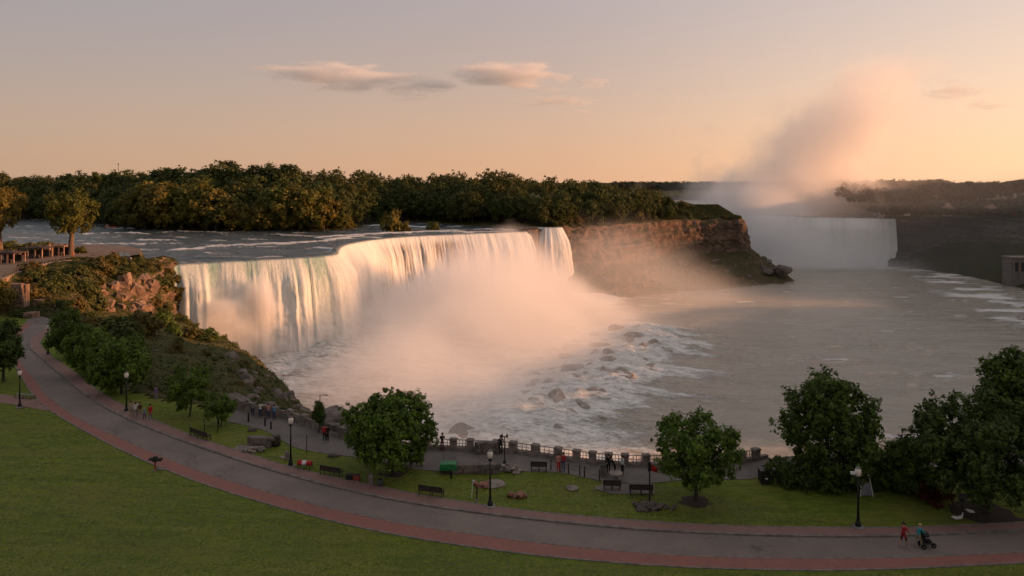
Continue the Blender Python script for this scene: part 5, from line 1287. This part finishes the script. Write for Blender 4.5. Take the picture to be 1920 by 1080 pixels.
# stones, slabs and low walls
def slab(px, py, w, dep, h, label, m=M_stone, rz=0.0, name='stone_slab'):
    p = base(px, py); k = p[1]/F; e = mobj(name, rock_mesh(name, int(px*7+py) % 1000, m, 2, 5), loc=(p[0], p[1], h*.25), rz=rz); e.scale = (w*k/2.3, dep/2, h*.8); tag(e, label, 'rock'); return e
slab(925, 908, 38, 2.0, .22, 'flat grey stone slab in the grass by the two short posts'); slab(1072, 917, 28, .9, .32, 'small flat stone block alone on the lawn')
slab(458, 842, 42, 1.3, .4, 'pale flat rocks beside the low stone wall', name='flat_rock'); slab(473, 808, 16, .8, .5, 'small round rock on the lawn near the multi stemmed tree', M_rock, name='field_rock')
slab(625, 856, 20, .8, .35, 'low dark stone at the promenade edge', M_rock); slab(538, 862, 12, .5, .9, 'upright pale stone behind the middle lamp', name='upright_stone')
slab(532, 858, 16, .6, .15, 'flat plate at the foot of the upright stone')
def pile(px, py, n, w, label, meshes, name='rock_pile', h=.35):
    p = base(px, py); k = p[1]/F; e = empty(name, p); rng = np.random.default_rng(int(px))
    for q in range(n):
        s = (.10+.16*rng.random())
        o = mobj('stone', meshes[rng.integers(len(meshes))], e, loc=(rng.normal(0, w*k*.26), rng.normal(0, w*k*.14), s*.4+max(0, h*(.8-abs(rng.normal(0, .8)))*.5))); o.scale = (s*1.3, s, s*.9); o.rotation_euler = (rng.random()*.6, rng.random()*.6, rng.random()*6)
    tag(e, label, 'rocks'); return e
pile(970, 932, 22, 28, 'little heap of reddish broken stones on the lawn', RROCK); pile(905, 912, 18, 26, 'reddish stones beside the flat grey slab', RROCK)
pile(957, 884, 34, 34, 'heap of yellowish rubble by the curved planter wall', PROCK, h=.9); pile(1216, 952, 46, 56, 'ring of dark rocks around the flag pole bed', ROCK, h=.3); pile(480, 846, 20, 40, 'scattered pale stones below the low wall', PROCK)
def dry_wall(px, py, w, h, label, rows=3, seed=1, yaw=0.0, m=None):
    p = base(px, py); k = p[1]/F; e = empty('dry_stone_wall', p, yaw); rng = np.random.default_rng(seed); W = w*k; H = h*k
    MB().box((0, .12, H*.46), (W*.96, .5, H*.9)).obj('core', M_rock, e)
    for r in range(rows):
        x = -W/2
        while x < W/2-.1:
            wv = .3+.4*rng.random(); o = mobj('stone', PB[rng.integers(4)], e, loc=(x+wv/2, -.14+rng.normal(0, .03), (r+.5)*H/rows)); o.scale = (wv*.52, .22, H/rows*.54); x += wv
    tag(e, label, 'stone wall'); return e
PB = []
for me in SB: q = me.copy(); q.materials.clear(); q.materials.append(M_rock); PB.append(q)
dry_wall(488, 836, 46, 18, 'low dark dry stone wall beside the wooden barrel', 3, 5, -.12); dry_wall(872, 886, 50, 17, 'curved grey planter wall in front of the promenade, left part', 2, 6, .02); dry_wall(912, 886, 48, 18, 'curved grey planter wall in front of the promenade, right part', 2, 7, .06)
dry_wall(912, 850, 42, 22, 'dark stone block built into the railing left of the twin lamp', 2, 9, .0); dry_wall(630, 812, 60, 18, 'rough stone wall behind the promenade steps', 3, 8, -.25)
e = thing_at('barrel', 518, 836, 'brown wooden barrel at the end of the dry stone wall', 'barrel'); MB().lathe([(.34, 0), (.40, .35), (.41, .5), (.36, .95)], 12).obj('staves', M_wood, e, True)
for z_ in (.18, .5, .82): MB().lathe([(.405, z_), (.42, z_+.03), (.405, z_+.06)], 12).obj('hoop', M_iron, e)
M_green = mat('green_tarp', (0.015, 0.16, 0.045), (0.012, .11, .035), 3, .5)
e = thing_at('covered_crate', 841, 886, 'crate under a bright green tarpaulin by the planter wall', 'crate'); MB().box((0, 0, .3), (1.3, .8, .6)).obj('crate', M_wood, e); MB().box((0, -.02, .72), (1.5, .95, .30), taper=.9).box((0, -.46, .5), (1.48, .05, .3)).obj('tarpaulin', M_green, e)
e = thing_at('hoop_frame', 842, 868, 'thin metal hoop frame behind the green covered crate', 'frame', z=.03); MB().tube([(-.5, 0, 0), (-.5, 0, .8), (.5, 0, .8), (.5, 0, 0)], .03, 5).obj('hoop', M_steel, e); MB().tube([(-.5, 0, .45), (.5, 0, .45)], .02, 5).obj('bar', M_steel, e)
me = crown_mesh('crown', 660, 2.0, 1.8, 1.5, M_leafb, lobes=9, clumps=16, per=8, leaf=.4, zc=1.3)[0]
bush(905, 880, 26, 16, 'small leafy shrub inside the curved planter wall', 0.0, me, 'planter_shrub', 'shrub')
# posts and signs on the lawn
e = thing_at('marker_post', 884, 934, 'leaning white post on the lawn by the reddish stones', 'post'); MB().tube([(0, 0, 0), (.12, 0, 1.35)], .035, 6).obj('pole', M_white, e); MB().box((.16, 0, 1.38), (.2, .05, .08)).obj('cap', M_white, e)
e = thing_at('marker_post', 894, 938, 'short brown post beside the leaning white one', 'post'); MB().tube([(0, 0, 0), (0, 0, 1.1)], .06, 7).obj('pole', M_wood, e); MB().lathe([(.07, 1.1), (.1, 1.2), (.06, 1.3)], 8).obj('knob', M_rust, e); MB().box((0, 0, .03), (.3, .3, .08)).obj('foot', M_stone, e)
for px, py, h, l_ in ((383,816,1.5,'thin dark stake left of the small multi stemmed tree'),(408,812,1.7,'thin dark stake in front of the small multi stemmed tree'),(497,799,.75,'first short bollard at the promenade edge'),(508,805,.65,'second short bollard at the promenade edge'),(466,792,.9,'pale bollard nearest the stone wall'),(575,848,1.5,'dark slender post at the promenade corner'),(846,897,.6,'low stake in front of the green covered crate')):
    e = thing_at('bollard' if h < 1 else 'stake', px, py, l_, 'post'); r_ = .09 if h < 1 else .04; MB().tube([(0, 0, -.05), (0, 0, h)], [r_, r_*.9], 8).obj('shaft', M_iron, e); MB().lathe([(r_, h), (r_*1.4, h+.05), (r_*.5, h+.14)], 8).obj('cap', M_iron, e)
rfp = [(1033,882),(1050,885),(1066,889),(1087,893),(1096,895),(1124,902)]; q0 = base(*rfp[0]); e = empty('rope_fence', q0); tag(e, 'low post and rope fence at the promenade edge', 'fence')
tops = []
for a in rfp:
    b_ = base(*a)-q0; MB().tube([b_, b_+np.array((0, 0, .95))], [.06, .05], 7).obj('post', M_wood, e); tops.append(b_)
for a, b_ in zip(tops[:-1], tops[1:]):
    for z_ in (.82, .5): MB().tube([a+np.array((0, 0, z_)), (a+b_)/2+np.array((0, 0, z_-.08)), b_+np.array((0, 0, z_))], .022, 5).obj('rope', M_steel, e)
# paved pad, table, flag pole
me = mesh_np('pad', np.array([P(1112,916,.05), P(1130,906,.05), P(1225,906,.05), P(1228,926,.05), P(1150,926,.05)]), T3=[[0, 1, 2], [0, 2, 3], [0, 3, 4]], mats=[M_prom]); tag(mobj('bench_pad_pavement', me), kind='structure')
e = thing_at('round_table', 1155, 904, 'round pale stone table behind the left bench', 'table'); MB().lathe([(.22, 0), (.14, .15), (.14, .6), (.2, .68)], 10).obj('pedestal', M_stone, e); MB().lathe([(.5, .68), (.58, .72), (.56, .8)], 14).obj('table_top', M_stone, e)
e = thing_at('flag_pole', 1218, 946, 'dark pole with a small red flag in a ring of rocks', 'flag pole'); MB().lathe([(.24, 0), (.22, .15), (.08, .3)], 10).obj('base', M_iron, e); MB().tube([(0, 0, .2), (0, 0, 3.3)], [.06, .045], 8).obj('pole', M_iron, e)
MB().box((-.02, 0, 2.95), (.2, .2, .7)).obj('lantern', M_iron, e)
V = [(.12+u*.5, .04*math.sin(u*7), 3.1-.28*u-v*(.5-.12*u)) for u in np.linspace(0, 1, 7) for v in (0, .5, 1)]
me = mesh_np('flag', np.array(V), grid_quads(7, 3), mats=[M_redp]); o = mobj('flag', me, e); o.modifiers.new('thickness', 'SOLIDIFY').thickness = .012
# binocular viewer at the near pavement
e = thing_at('binocular_viewer', 291, 882, 'dark coin binoculars on a reddish post at the lawn edge', 'binoculars'); MB().tube([(0, 0, 0), (0, 0, .75)], [.09, .07], 8).obj('post', M_rust, e); MB().lathe([(.22, 0), (.18, .06)], 10).obj('foot', M_concrete, e)
MB().box((0, 0, .98), (.34, .34, .42), taper=.8).obj('body', M_dgreen, e)
for s_ in (-.1, .1): MB().tube([(-.5, s_, .98), (.55, s_, .92)], [.1, .12], 9).obj('barrel', M_iron, e)
slab(300, 880, 18, .7, .2, 'flat stone at the foot of the coin binoculars')
# black wheeled bin, draped easel, sign, mulch rings
e = thing_at('wheeled_bin', 1436, 906, 'black wheeled bin at the end of the promenade', 'bin'); MB().box((0, 0, .62), (1.0, .8, .95), taper=1.08).obj('body', M_iron, e); MB().box((0, 0, 1.14), (1.15, .92, .08)).obj('lid', M_iron, e); 
for s_ in (-.4, .4): MB().tube([(s_-.05, -.3, .14), (s_+.05, -.3, .14)], .14, 10).obj('wheel', M_iron, e)
MB().box((-.1, -.44, .55), (.18, .02, .12)).obj('sticker', M_white, e)
M_gcl = mat('grey_cloth', (0.20, 0.20, 0.22), (0.14, 0.14, 0.155), 2, .85, .4)
e = thing_at('draped_easel', 1622, 929, 'grey cloth draped on an easel behind the right lamp', 'easel')
for a, b_ in (((-.45, -.2, 0), (-.25, .1, 1.9)), ((.55, -.2, 0), (.35, .1, 1.6)), ((0, .6, 0), (0, .1, 1.6))): MB().tube([a, b_], .04, 6).obj('leg', M_white, e)
MB().box((.02, -.02, .55), (.85, .3, .95), taper=.72, rx=-.1).obj('drape', M_gcl, e); MB().box((-.1, .05, 1.62), (.8, .06, .1)).obj('crossbar', M_white, e)
e = thing_at('park_sign', 1804, 960, 'small dark board sign on a post under the wide tree', 'sign'); MB().tube([(0, 0, 0), (0, 0, .95)], .05, 6).obj('post', M_wood, e); MB().box((.1, 0, 1.2), (.75, .06, .42)).obj('board', M_gbin, e); MB().lathe([(.2, .9), (.26, .95), (.1, 1.0)], 8).obj('bracket', M_iron, e)
for px, py, r_, l_ in ((738,885,1.25,'mulch'),(1305,941,1.2,'mulch'),(1846,962,2.2,'mulch'),(1216,950,1.15,'mulch')):
    p = base(px, py); n = 26; rng = np.random.default_rng(px); V = [(p[0], p[1], .10)]+[(p[0]+r_*(1+.12*rng.normal())*math.cos(6.2832*k/n), p[1]+r_*.9*(1+.12*rng.normal())*math.sin(6.2832*k/n), .012) for k in range(n)]
    tag(mobj('mulch_ground', mesh_np('mulch_ground', np.array(V), T3=[[0, 1+k, 1+(k+1) % n] for k in range(n)], mats=[M_soil])), kind='structure')

# geese resting on the lawn
def goose(px, py, label, rz, up=True):
    e = thing_at('goose', px, py, label, 'bird', rz=rz); e.scale = (.8, .8, .8)
    b = MB().tube([(-.42, 0, .22), (-.3, 0, .24), (-.1, 0, .24), (.12, 0, .26), (.24, 0, .34), (.28, 0, .52 if up else .3), (.31, 0, .62 if up else .3), (.40, 0, .61 if up else .27)], [.03, .11, .16, .14, .09, .045, .05, .02], 8); b.obj('body', M_white, e, True)
    for s_ in (-.06, .06): MB().tube([(0, s_, 0), (0, s_, .14)], .018, 5).obj('leg', M_rust, e)
goose(1801, 975, 'white goose with raised neck on the lawn under the wide tree', .4); goose(1818, 963, 'white goose farther back near the trunk of the wide tree', 2.6, False); goose(1792, 976, 'small white goose left of the one with raised neck', 3.0, False)

# ================================================================== people
M_skin = mat('skin', (0.36, 0.20, 0.14), (0.32, 0.17, 0.12), 8, .6); M_hairb = mat('brown_hair', (0.05, 0.03, 0.02), (.03, .02, .015), 9, .7); M_hairl = mat('fair_hair', (0.42, 0.30, 0.17), (.33, .23, .13), 9, .7)
def cloth(name, c): return mat('cloth_'+name, c, tuple(v*.7 for v in c), 5, .9)
CL = dict(red=cloth('red', (.42, .02, .02)), white=cloth('white', (.6, .58, .56)), beige=cloth('beige', (.36, .28, .2)), maroon=cloth('maroon', (.10, .025, .03)), blue=cloth('blue', (.10, .24, .40)), teal=cloth('teal', (.04, .30, .34)), black=cloth('black', (.012, .012, .014)), navy=cloth('navy', (.03, .04, .09)), grey=cloth('grey', (.18, .17, .17)), khaki=cloth('khaki', (.26, .20, .13)), pink=cloth('pink', (.50, .22, .2)), orange=cloth('orange', (.45, .14, .04)), purple=cloth('purple', (.16, .10, .24)), shoe=cloth('shoe', (.35, .33, .32)))
def person(loc, rz, label, shirt, pants, hair='brown', h=1.72, stride=.0, arms='down', shorts=False, sleeves=True, long_top=False, lean=0.0):
    s = h/1.72; sw = stride
    J = dict(pel=(0, 0, .95, .125), wai=(0, .01+lean*.1, 1.10, .115), che=(0, .02+lean*.3, 1.32, .14), nec=(0, .02+lean*.38, 1.47, .06), hd=(0, .04+lean*.45, 1.59, .088), top=(0, .04+lean*.46, 1.685, .07))
    B = [('pel', 'wai'), ('wai', 'che'), ('che', 'nec'), ('nec', 'hd'), ('hd', 'top')]
    for sd, n in ((-1, 'l'), (1, 'r')):
        k = sw*sd
        J['hip'+n] = (sd*.095, 0, .90, .095); J['kne'+n] = (sd*.10, .22*k+abs(k)*.06, .50+.02*abs(k), .066); J['ank'+n] = (sd*.10, .36*k-abs(k)*.06, .085+(.05*abs(k) if k < 0 else 0), .045); J['toe'+n] = (sd*.105, .36*k+.15, .045, .038)
        lx = lean*.33
        J['sho'+n] = (sd*.185, .01+lx, 1.415, .072)
        if arms == 'fwd': J['elb'+n] = (sd*.22, .14+lx, 1.20, .047); J['wri'+n] = (sd*.16, .38+lx, 1.08, .034); J['han'+n] = (sd*.14, .46+lx, 1.07, .036)
        elif arms == 'up' and sd > 0: J['elb'+n] = (sd*.26, .12, 1.38, .047); J['wri'+n] = (sd*.14, .22, 1.56, .034); J['han'+n] = (sd*.12, .22, 1.63, .036)
        else: J['elb'+n] = (sd*.235, -.12*k-.01+lx*.8, 1.15, .047); J['wri'+n] = (sd*.245, -.26*k+.05+lx*.6, .92, .034); J['han'+n] = (sd*.24, -.28*k+.07+lx*.6, .83, .036)
        B += [('pel', 'hip'+n), ('hip'+n, 'kne'+n), ('kne'+n, 'ank'+n), ('ank'+n, 'toe'+n), ('che', 'sho'+n), ('sho'+n, 'elb'+n), ('elb'+n, 'wri'+n), ('wri'+n, 'han'+n)]
    nm = list(J); ix = {n: i for i, n in enumerate(nm)}
    me = bpy.data.meshes.new('body'); me.from_pydata([J[n][:3] for n in nm], [(ix[a], ix[b]) for a, b in B], []); tmp = bpy.data.objects.new('body', me); COL.objects.link(tmp)
    tmp.modifiers.new('skin', 'SKIN'); sv = me.skin_vertices[0].data
    for i, n in enumerate(nm): sv[i].radius = (J[n][3], J[n][3]*(.8 if n in ('che', 'wai', 'pel') else 1)); sv[i].use_root = (n == 'pel')
    tmp.modifiers.new('sub', 'SUBSURF').levels = 1
    dg = bpy.context.evaluated_depsgraph_get(); out = bpy.data.meshes.new_from_object(tmp.evaluated_get(dg)); bpy.data.objects.remove(tmp); out.name = 'body'
    out.materials.clear()
    for m in (M_skin, CL[shirt], CL[pants], CL['shoe']): out.materials.append(m)
    A = np.array([J[a][:3] for a, b in B]); Bv = np.array([J[b][:3] for a, b in B]); D = Bv-A; LL = (D*D).sum(1)
    for pl in out.polygons:
        c = np.array(pl.center); t = np.clip(((c-A)*D).sum(1)/LL, 0, 1); i = int(np.argmin(np.linalg.norm(A+t[:, None]*D-c, axis=1))); a, b = B[i]
        if b in ('hd', 'top'): k = 0
        elif b == 'nec': k = 1 if t[i] < .6 else 0
        elif b[:3] in ('wai', 'che', 'sho'): k = 1
        elif b[:3] == 'elb': k = 1 if sleeves or t[i] < .55 else 0
        elif b[:3] == 'wri': k = 1 if sleeves and t[i] < .8 else 0
        elif b[:3] == 'han': k = 0
        elif b[:3] == 'hip': k = 2
        elif b[:3] == 'kne': k = 1 if (long_top and t[i] < .45) else 2
        elif b[:3] == 'ank': k = 0 if shorts else 2
        else: k = 3
        pl.material_index = k; pl.use_smooth = True
    e = empty('person', loc, rz, s); mobj('body', out, e)
    hx, hy, hz = J['hd'][:3]
    MB().lathe([(.100, -.02), (.112, .04), (.108, .09), (.08, .135), (.03, .155)], 10, (hx, hy-.012, hz)).obj('hair', M_hairl if hair == 'fair' else M_hairb, e, True)
    MB().box((hx, hy+.095, hz-.005), (.03, .035, .045), taper=.5).obj('nose', M_skin, e)
    tag(e, label, 'person'); return e
def pb(px, py, z=0.045): return tuple(P(px, py, z))
person(pb(1694, 1027, .02), -1.35, 'person in a red top and dark shorts walking behind the stroller', 'red', 'maroon', h=1.76, stride=.55, shorts=True, long_top=True, arms='fwd')
person(pb(1722, 1028, .02), -1.35, 'fair haired person in teal pushing the stroller', 'teal', 'khaki', 'fair', 1.66, .5, 'fwd', lean=.25)
person(pb(246, 783, .11), .5, 'person in a beige top beside the left lamp', 'beige', 'khaki', h=1.78, stride=.3); person(pb(254, 785, .11), .3, 'person in white shirt in the strolling group', 'white', 'grey', h=1.76, stride=.3, arms='up')
person(pb(262, 784, .11), 2.8, 'person in dark maroon jacket in the strolling group', 'maroon', 'khaki', h=1.72, stride=.35)
person(pb(271, 788, .11), 2.9, 'child in light blue holding hands on the pavement', 'blue', 'navy', 'fair', 1.32, .4, sleeves=False); person(pb(282, 790, .11), 2.9, 'person in a long bright red coat on the pavement', 'red', 'grey', h=1.84, stride=.3, long_top=True)
person(pb(608, 829, .04), 3.0, 'person in red shirt by the steps on the promenade', 'red', 'black', h=1.7); person(pb(614, 829, .04), 2.6, 'person in black next to the red shirt by the steps', 'black', 'black', h=1.7)
person(pb(1047, 885, .04), .3, 'person in pale pink and red at the rope fence', 'pink', 'red', h=1.6); person(pb(1056, 884, .04), -.4, 'person in red with blue cap shade at the rope fence', 'red', 'navy', h=1.65)
person(pb(1141, 889, .04), .2, 'person in black standing at the railing with raised arm', 'black', 'black', h=1.75, arms='up'); person(pb(1153, 892, .04), 1.2, 'person in black bending beside the white backed companion', 'black', 'black', h=1.6, lean=.8, arms='fwd'); person(pb(1167, 892, .04), -1.2, 'person in black with white shirt back at the railing', 'white', 'black', h=1.72)
for px, py, sh, l_ in ((474,781,'grey','person in grey leaning at the stone wall'),(488,783,'white','person in white at the stone wall near the boulders'),(503,786,'pink','person in pink at the stone wall'),(514,788,'blue','person in pale blue at the stone wall')): person(pb(px, py, .04), .1, l_, sh, 'navy', h=1.66, arms='fwd')
person(pb(829, 847, .04), 0, 'person in black leaning on the railing right of the maple', 'black', 'maroon', h=1.68, arms='fwd', lean=.4); person(pb(939, 852, .04), .2, 'person in dark clothes by the thin twin lamp', 'black', 'black', h=1.72)
person(pb(292, 752, 0), -.3, 'person in purple behind the trees near the stone steps', 'purple', 'grey', h=1.7); person(pb(333, 762, 0), 2.0, 'person in navy between the two young trees', 'navy', 'navy', h=1.7)
person(tuple(P(212, 481, 4.62)), .2, 'person in pink at the tip of the terrace', 'pink', 'white', h=1.75); person(tuple(P(137, 484, 4.62)), .5, 'person in orange beside the trunk of the terrace tree', 'orange', 'orange', h=1.8); person(tuple(P(118, 484, 4.62)), 1, 'person in black near the pale roofed pavilion', 'black', 'black')
person(tuple(P(30, 488, 4.62)), 1, 'person in pink walking on the terrace grass', 'pink', 'red', h=1.75); person(tuple(P(20, 489, 4.62)), 1, 'person in navy walking on the terrace grass', 'navy', 'navy', h=1.75); person(tuple(P(46, 487, 4.62)), 1, 'person in red by the dark pavilion', 'red', 'grey', h=1.7)
person(pb(103, 588, .06), 1, 'dark dressed person by the low broken wall', 'black', 'black', h=1.75)
# stroller
e = empty('stroller', P(1737, 1027, .02), -.10); tag(e, 'black three wheeled stroller pushed along the road', 'stroller')
for x, y in ((-.28, .27), (-.28, -.27), (.48, 0)): 
    w = MB().tube([(x, y-.035, .17), (x, y+.035, .17)], .17, 14).obj('wheel', M_iron, e); MB().tube([(x, y-.045, .17), (x, y+.045, .17)], .07, 10).obj('hub', M_gbin, w)
for s_ in (-.22, .22): MB().tube([(.46, s_*.3, .2), (.05, s_, .45), (-.3, s_, .72), (-.58, s_, 1.02)], .02, 5).tube([(-.28, s_, .18), (.05, s_, .45)], .018, 5).obj('frame_side', M_iron, e)
MB().tube([(-.58, -.23, 1.02), (-.6, 0, 1.03), (-.58, .23, 1.02)], .022, 6).obj('handlebar', M_iron, e)
MB().box((.02, 0, .50), (.5, .40, .10)).box((-.2, 0, .72), (.12, .40, .46)).obj('seat', M_iron, e); MB().lathe([(.30, .0), (.29, .1), (.2, .22), (.05, .27)], 10, (-.12, 0, .84)).obj('hood', M_iron, e); MB().box((.02, 0, .28), (.42, .36, .14)).obj('basket', M_gbin, e)

# ================================================================== far buildings, mast, cars, wreck
M_wallp = mat('pale_wall', (0.46, 0.38, 0.33), (0.36, 0.30, 0.26), .5, .9); M_roofr = mat('brown_roof', (0.20, 0.12, 0.09), (.13, .08, .06), 1, .9); M_pane = mat('dark_pane', (0.03, 0.03, 0.035), (.05, .045, .045), 1, .2, spec=.5)
def house(x, y, z, w, dp, h, label, roof=2.0, nw=4, floors=1, tower=False, wall=None):
    e = empty('house', (x, y, z)); W_ = wall or M_wallp
    MB().box((0, 0, h/2-1), (w, dp, h+2)).obj('wall', W_, e); m = MB(); b = len(m.v)
    m.v += [(-w/2-.4, -dp/2-.4, h), (w/2+.4, -dp/2-.4, h), (w/2+.4, dp/2+.4, h), (-w/2-.4, dp/2+.4, h), (-w/2+w*.15, 0, h+roof), (w/2-w*.15, 0, h+roof)]; m.f += [(0, 1, 5, 4), (1, 2, 5), (2, 3, 4, 5), (3, 0, 4), (3, 2, 1, 0)]
    r = m.obj('roof', M_roofr, e); MB().box((w*.22, .3, h+roof*.8), (.8, .8, roof*1.0)).obj('chimney', M_wallp, r)
    for f_ in range(floors):
        for k in range(nw):
            o = MB().box((-w/2+(k+.5)*w/nw, -dp/2-.02, (f_+.55)*h/floors), (w/nw*.45, .12, h/floors*.5)).obj('window', M_pane, e)
    MB().box((-w*.05, -dp/2-.05, 1.0), (1.1, .1, 2.0)).obj('door', M_wood, e)
    if tower: t_ = MB().box((0, 0, h+roof), (w*.3, w*.3, 3.0)).obj('tower', W_, e); MB().box((0, 0, h+roof+1.9), (w*.36, w*.36, .8), taper=.2).obj('tower_roof', M_roofr, t_)
    return tag(e, label, 'house')
def house_px(px, py, d, w, h, label, **k): p = Q(px, py, d); return house(p[0], p[1], p[2], w*d/F, w*d/F*.7, h*d/F, label, **k)
house_px(1777, 400, 492, 16, 10, 'pale stone house with little tower on the far right bank', roof=2, tower=True, floors=2); house_px(1857, 398, 480, 17, 7, 'broad brownish house on the far right bank', roof=2.5, floors=1, wall=mat('tan_wall', (.2, .15, .12), (.15, .11, .09), .5, .9))
house_px(1868, 358, 600, 20, 5, 'pale villa roof among the trees on the far right hill', roof=1.5); house_px(1846, 362, 620, 16, 4, 'smaller pale villa left of the hill villa', roof=1.2); house_px(1652, 403, 512, 10, 8, 'small hut in haze at the right end of the far falls', roof=1, nw=2)
house_px(75, 345, 560, 40, 7, 'long pink building on the skyline at far left', roof=2, nw=6); house_px(42, 343, 570, 14, 8, 'small pink building left of the long one on the skyline', roof=1.5, nw=2); house_px(1043, 366, 470, 26, 8, 'grey lodge roof among the island trees', roof=3)
house_px(1700, 399, 500, 10, 6, 'tiny low building by the far bank road', roof=1, nw=2)
# concrete power house on the right bank
p = Q(1915, 520, 402); e = empty('power_house', p); MB().box((2, 3, .5), (16, 8, 21)).obj('block', M_concrete, e); MB().box((2, 2.9, 11.3), (17, 9, .7)).obj('cornice', M_stone, e)
for k in range(5): MB().box((-5.2+k*3.5, -1.2, 4.5), (.9, .5, 12.4)).obj('buttress', M_stone, e)
for k in range(4): MB().box((-3.45+k*3.5, -1.05, 6), (1.4, .12, 5)).obj('window', M_pane, e)
tag(e, 'concrete power house with buttresses low on the right bank', 'building')
p = Q(222, 336, 520); e = empty('radio_mast', p); MB().tube([(0, 0, -8), (0, 0, 11)], [.28, .14], 6).obj('mast', M_steel, e); MB().lathe([(.2, 10.6), (.5, 10.9), (.45, 11.5), (.1, 11.8)], 8).obj('head', M_steel, e); tag(e, 'thin radio mast on the skyline above the left forest', 'mast')
p = Q(1226, 352, 600); e = empty('radio_mast', p); MB().tube([(0, 0, -8), (0, 0, 4)], [.25, .12], 6).obj('mast', M_steel, e); MB().box((0, 0, 4), (2.6, .3, .3)).obj('head', M_steel, e); tag(e, 'short floodlight mast at the right end of the island trees', 'mast')
bodym = MB().box((0, 0, .62), (4.2, 1.75, .6)).box((0, 0, .36), (4.0, 1.7, .2)).mesh('body', M_white); cabm = MB().box((-.1, 0, 1.15), (2.3, 1.55, .55), taper=.8).mesh('cabin', M_pane); whm = MB().tube([(0, -.1, 0), (0, .1, 0)], .33, 10).mesh('wheel', M_iron)
bodym2 = bodym.copy(); bodym2.materials.clear(); bodym2.materials.append(CL['red'])
for i, (px, py) in enumerate(((1748,400),(1806,402),(1822,402),(1836,402),(1880,402),(1640,404),(1900,403))):
    y = 486-(px-1750)*.10; p = Q(px, py, y); e = empty('parked_car', (p[0], p[1], max(p[2], float(bank_z(p[0], p[1])))), .2*i); mobj('body', bodym if i % 3 else bodym2, e); mobj('cabin', cabm, e)
    for x in (-1.3, 1.3):
        for s_ in (-.8, .8): mobj('wheel', whm, e, loc=(x, s_, .33))
    tag(e, 'tiny white car on the far bank road' if i % 3 else 'tiny red car on the far bank road', 'car', 'white cars on the far bank' if i % 3 else 'red cars on the far bank')
for i, px in enumerate((992,1003,1016,1034,1042,1060,1082)):
    y = 405+.6*(px-990)*.35; x = (px-960)/F*y; person((x, y, 9.4), i, 'tiny visitor standing on the island lookout', ('pink', 'white', 'red', 'white', 'blue', 'pink', 'white')[i], 'navy', h=1.9)['group'] = 'visitors on the island lookout'
e = empty('wrecked_scow', P(208, 430, 1.2), .3); tag(e, 'rusty wrecked scow stranded in the upper rapids', 'boat'); MB().box((0, 0, .6), (5.0, 2.2, 1.5), taper=1.1).obj('hull', M_rust, e); MB().box((-1.6, 0, 1.8), (1.4, 1.6, 1.2), taper=.8).obj('deckhouse', M_roofp, e)
for k in range(2): MB().box((.4+k*1.2, 0, 1.45), (.3, 2.0, .25)).obj('beam', M_rust, e)
# lookout wall on the islet
e = empty('lookout_wall', (7, 352, 1.0)); tag(e, 'low pale lookout wall on the islet between the two falls', 'wall'); MB().box((0, 0, .55), (10, .5, 1.1)).obj('wall_face', M_stone, e); MB().box((0, 0, 1.14), (10.3, .7, .12)).obj('coping', M_stone, e)
for k in range(5): MB().box((-4.5+k*2.2, -.3, .6), (.5, .3, 1.2)).obj('pier', M_stone, e)
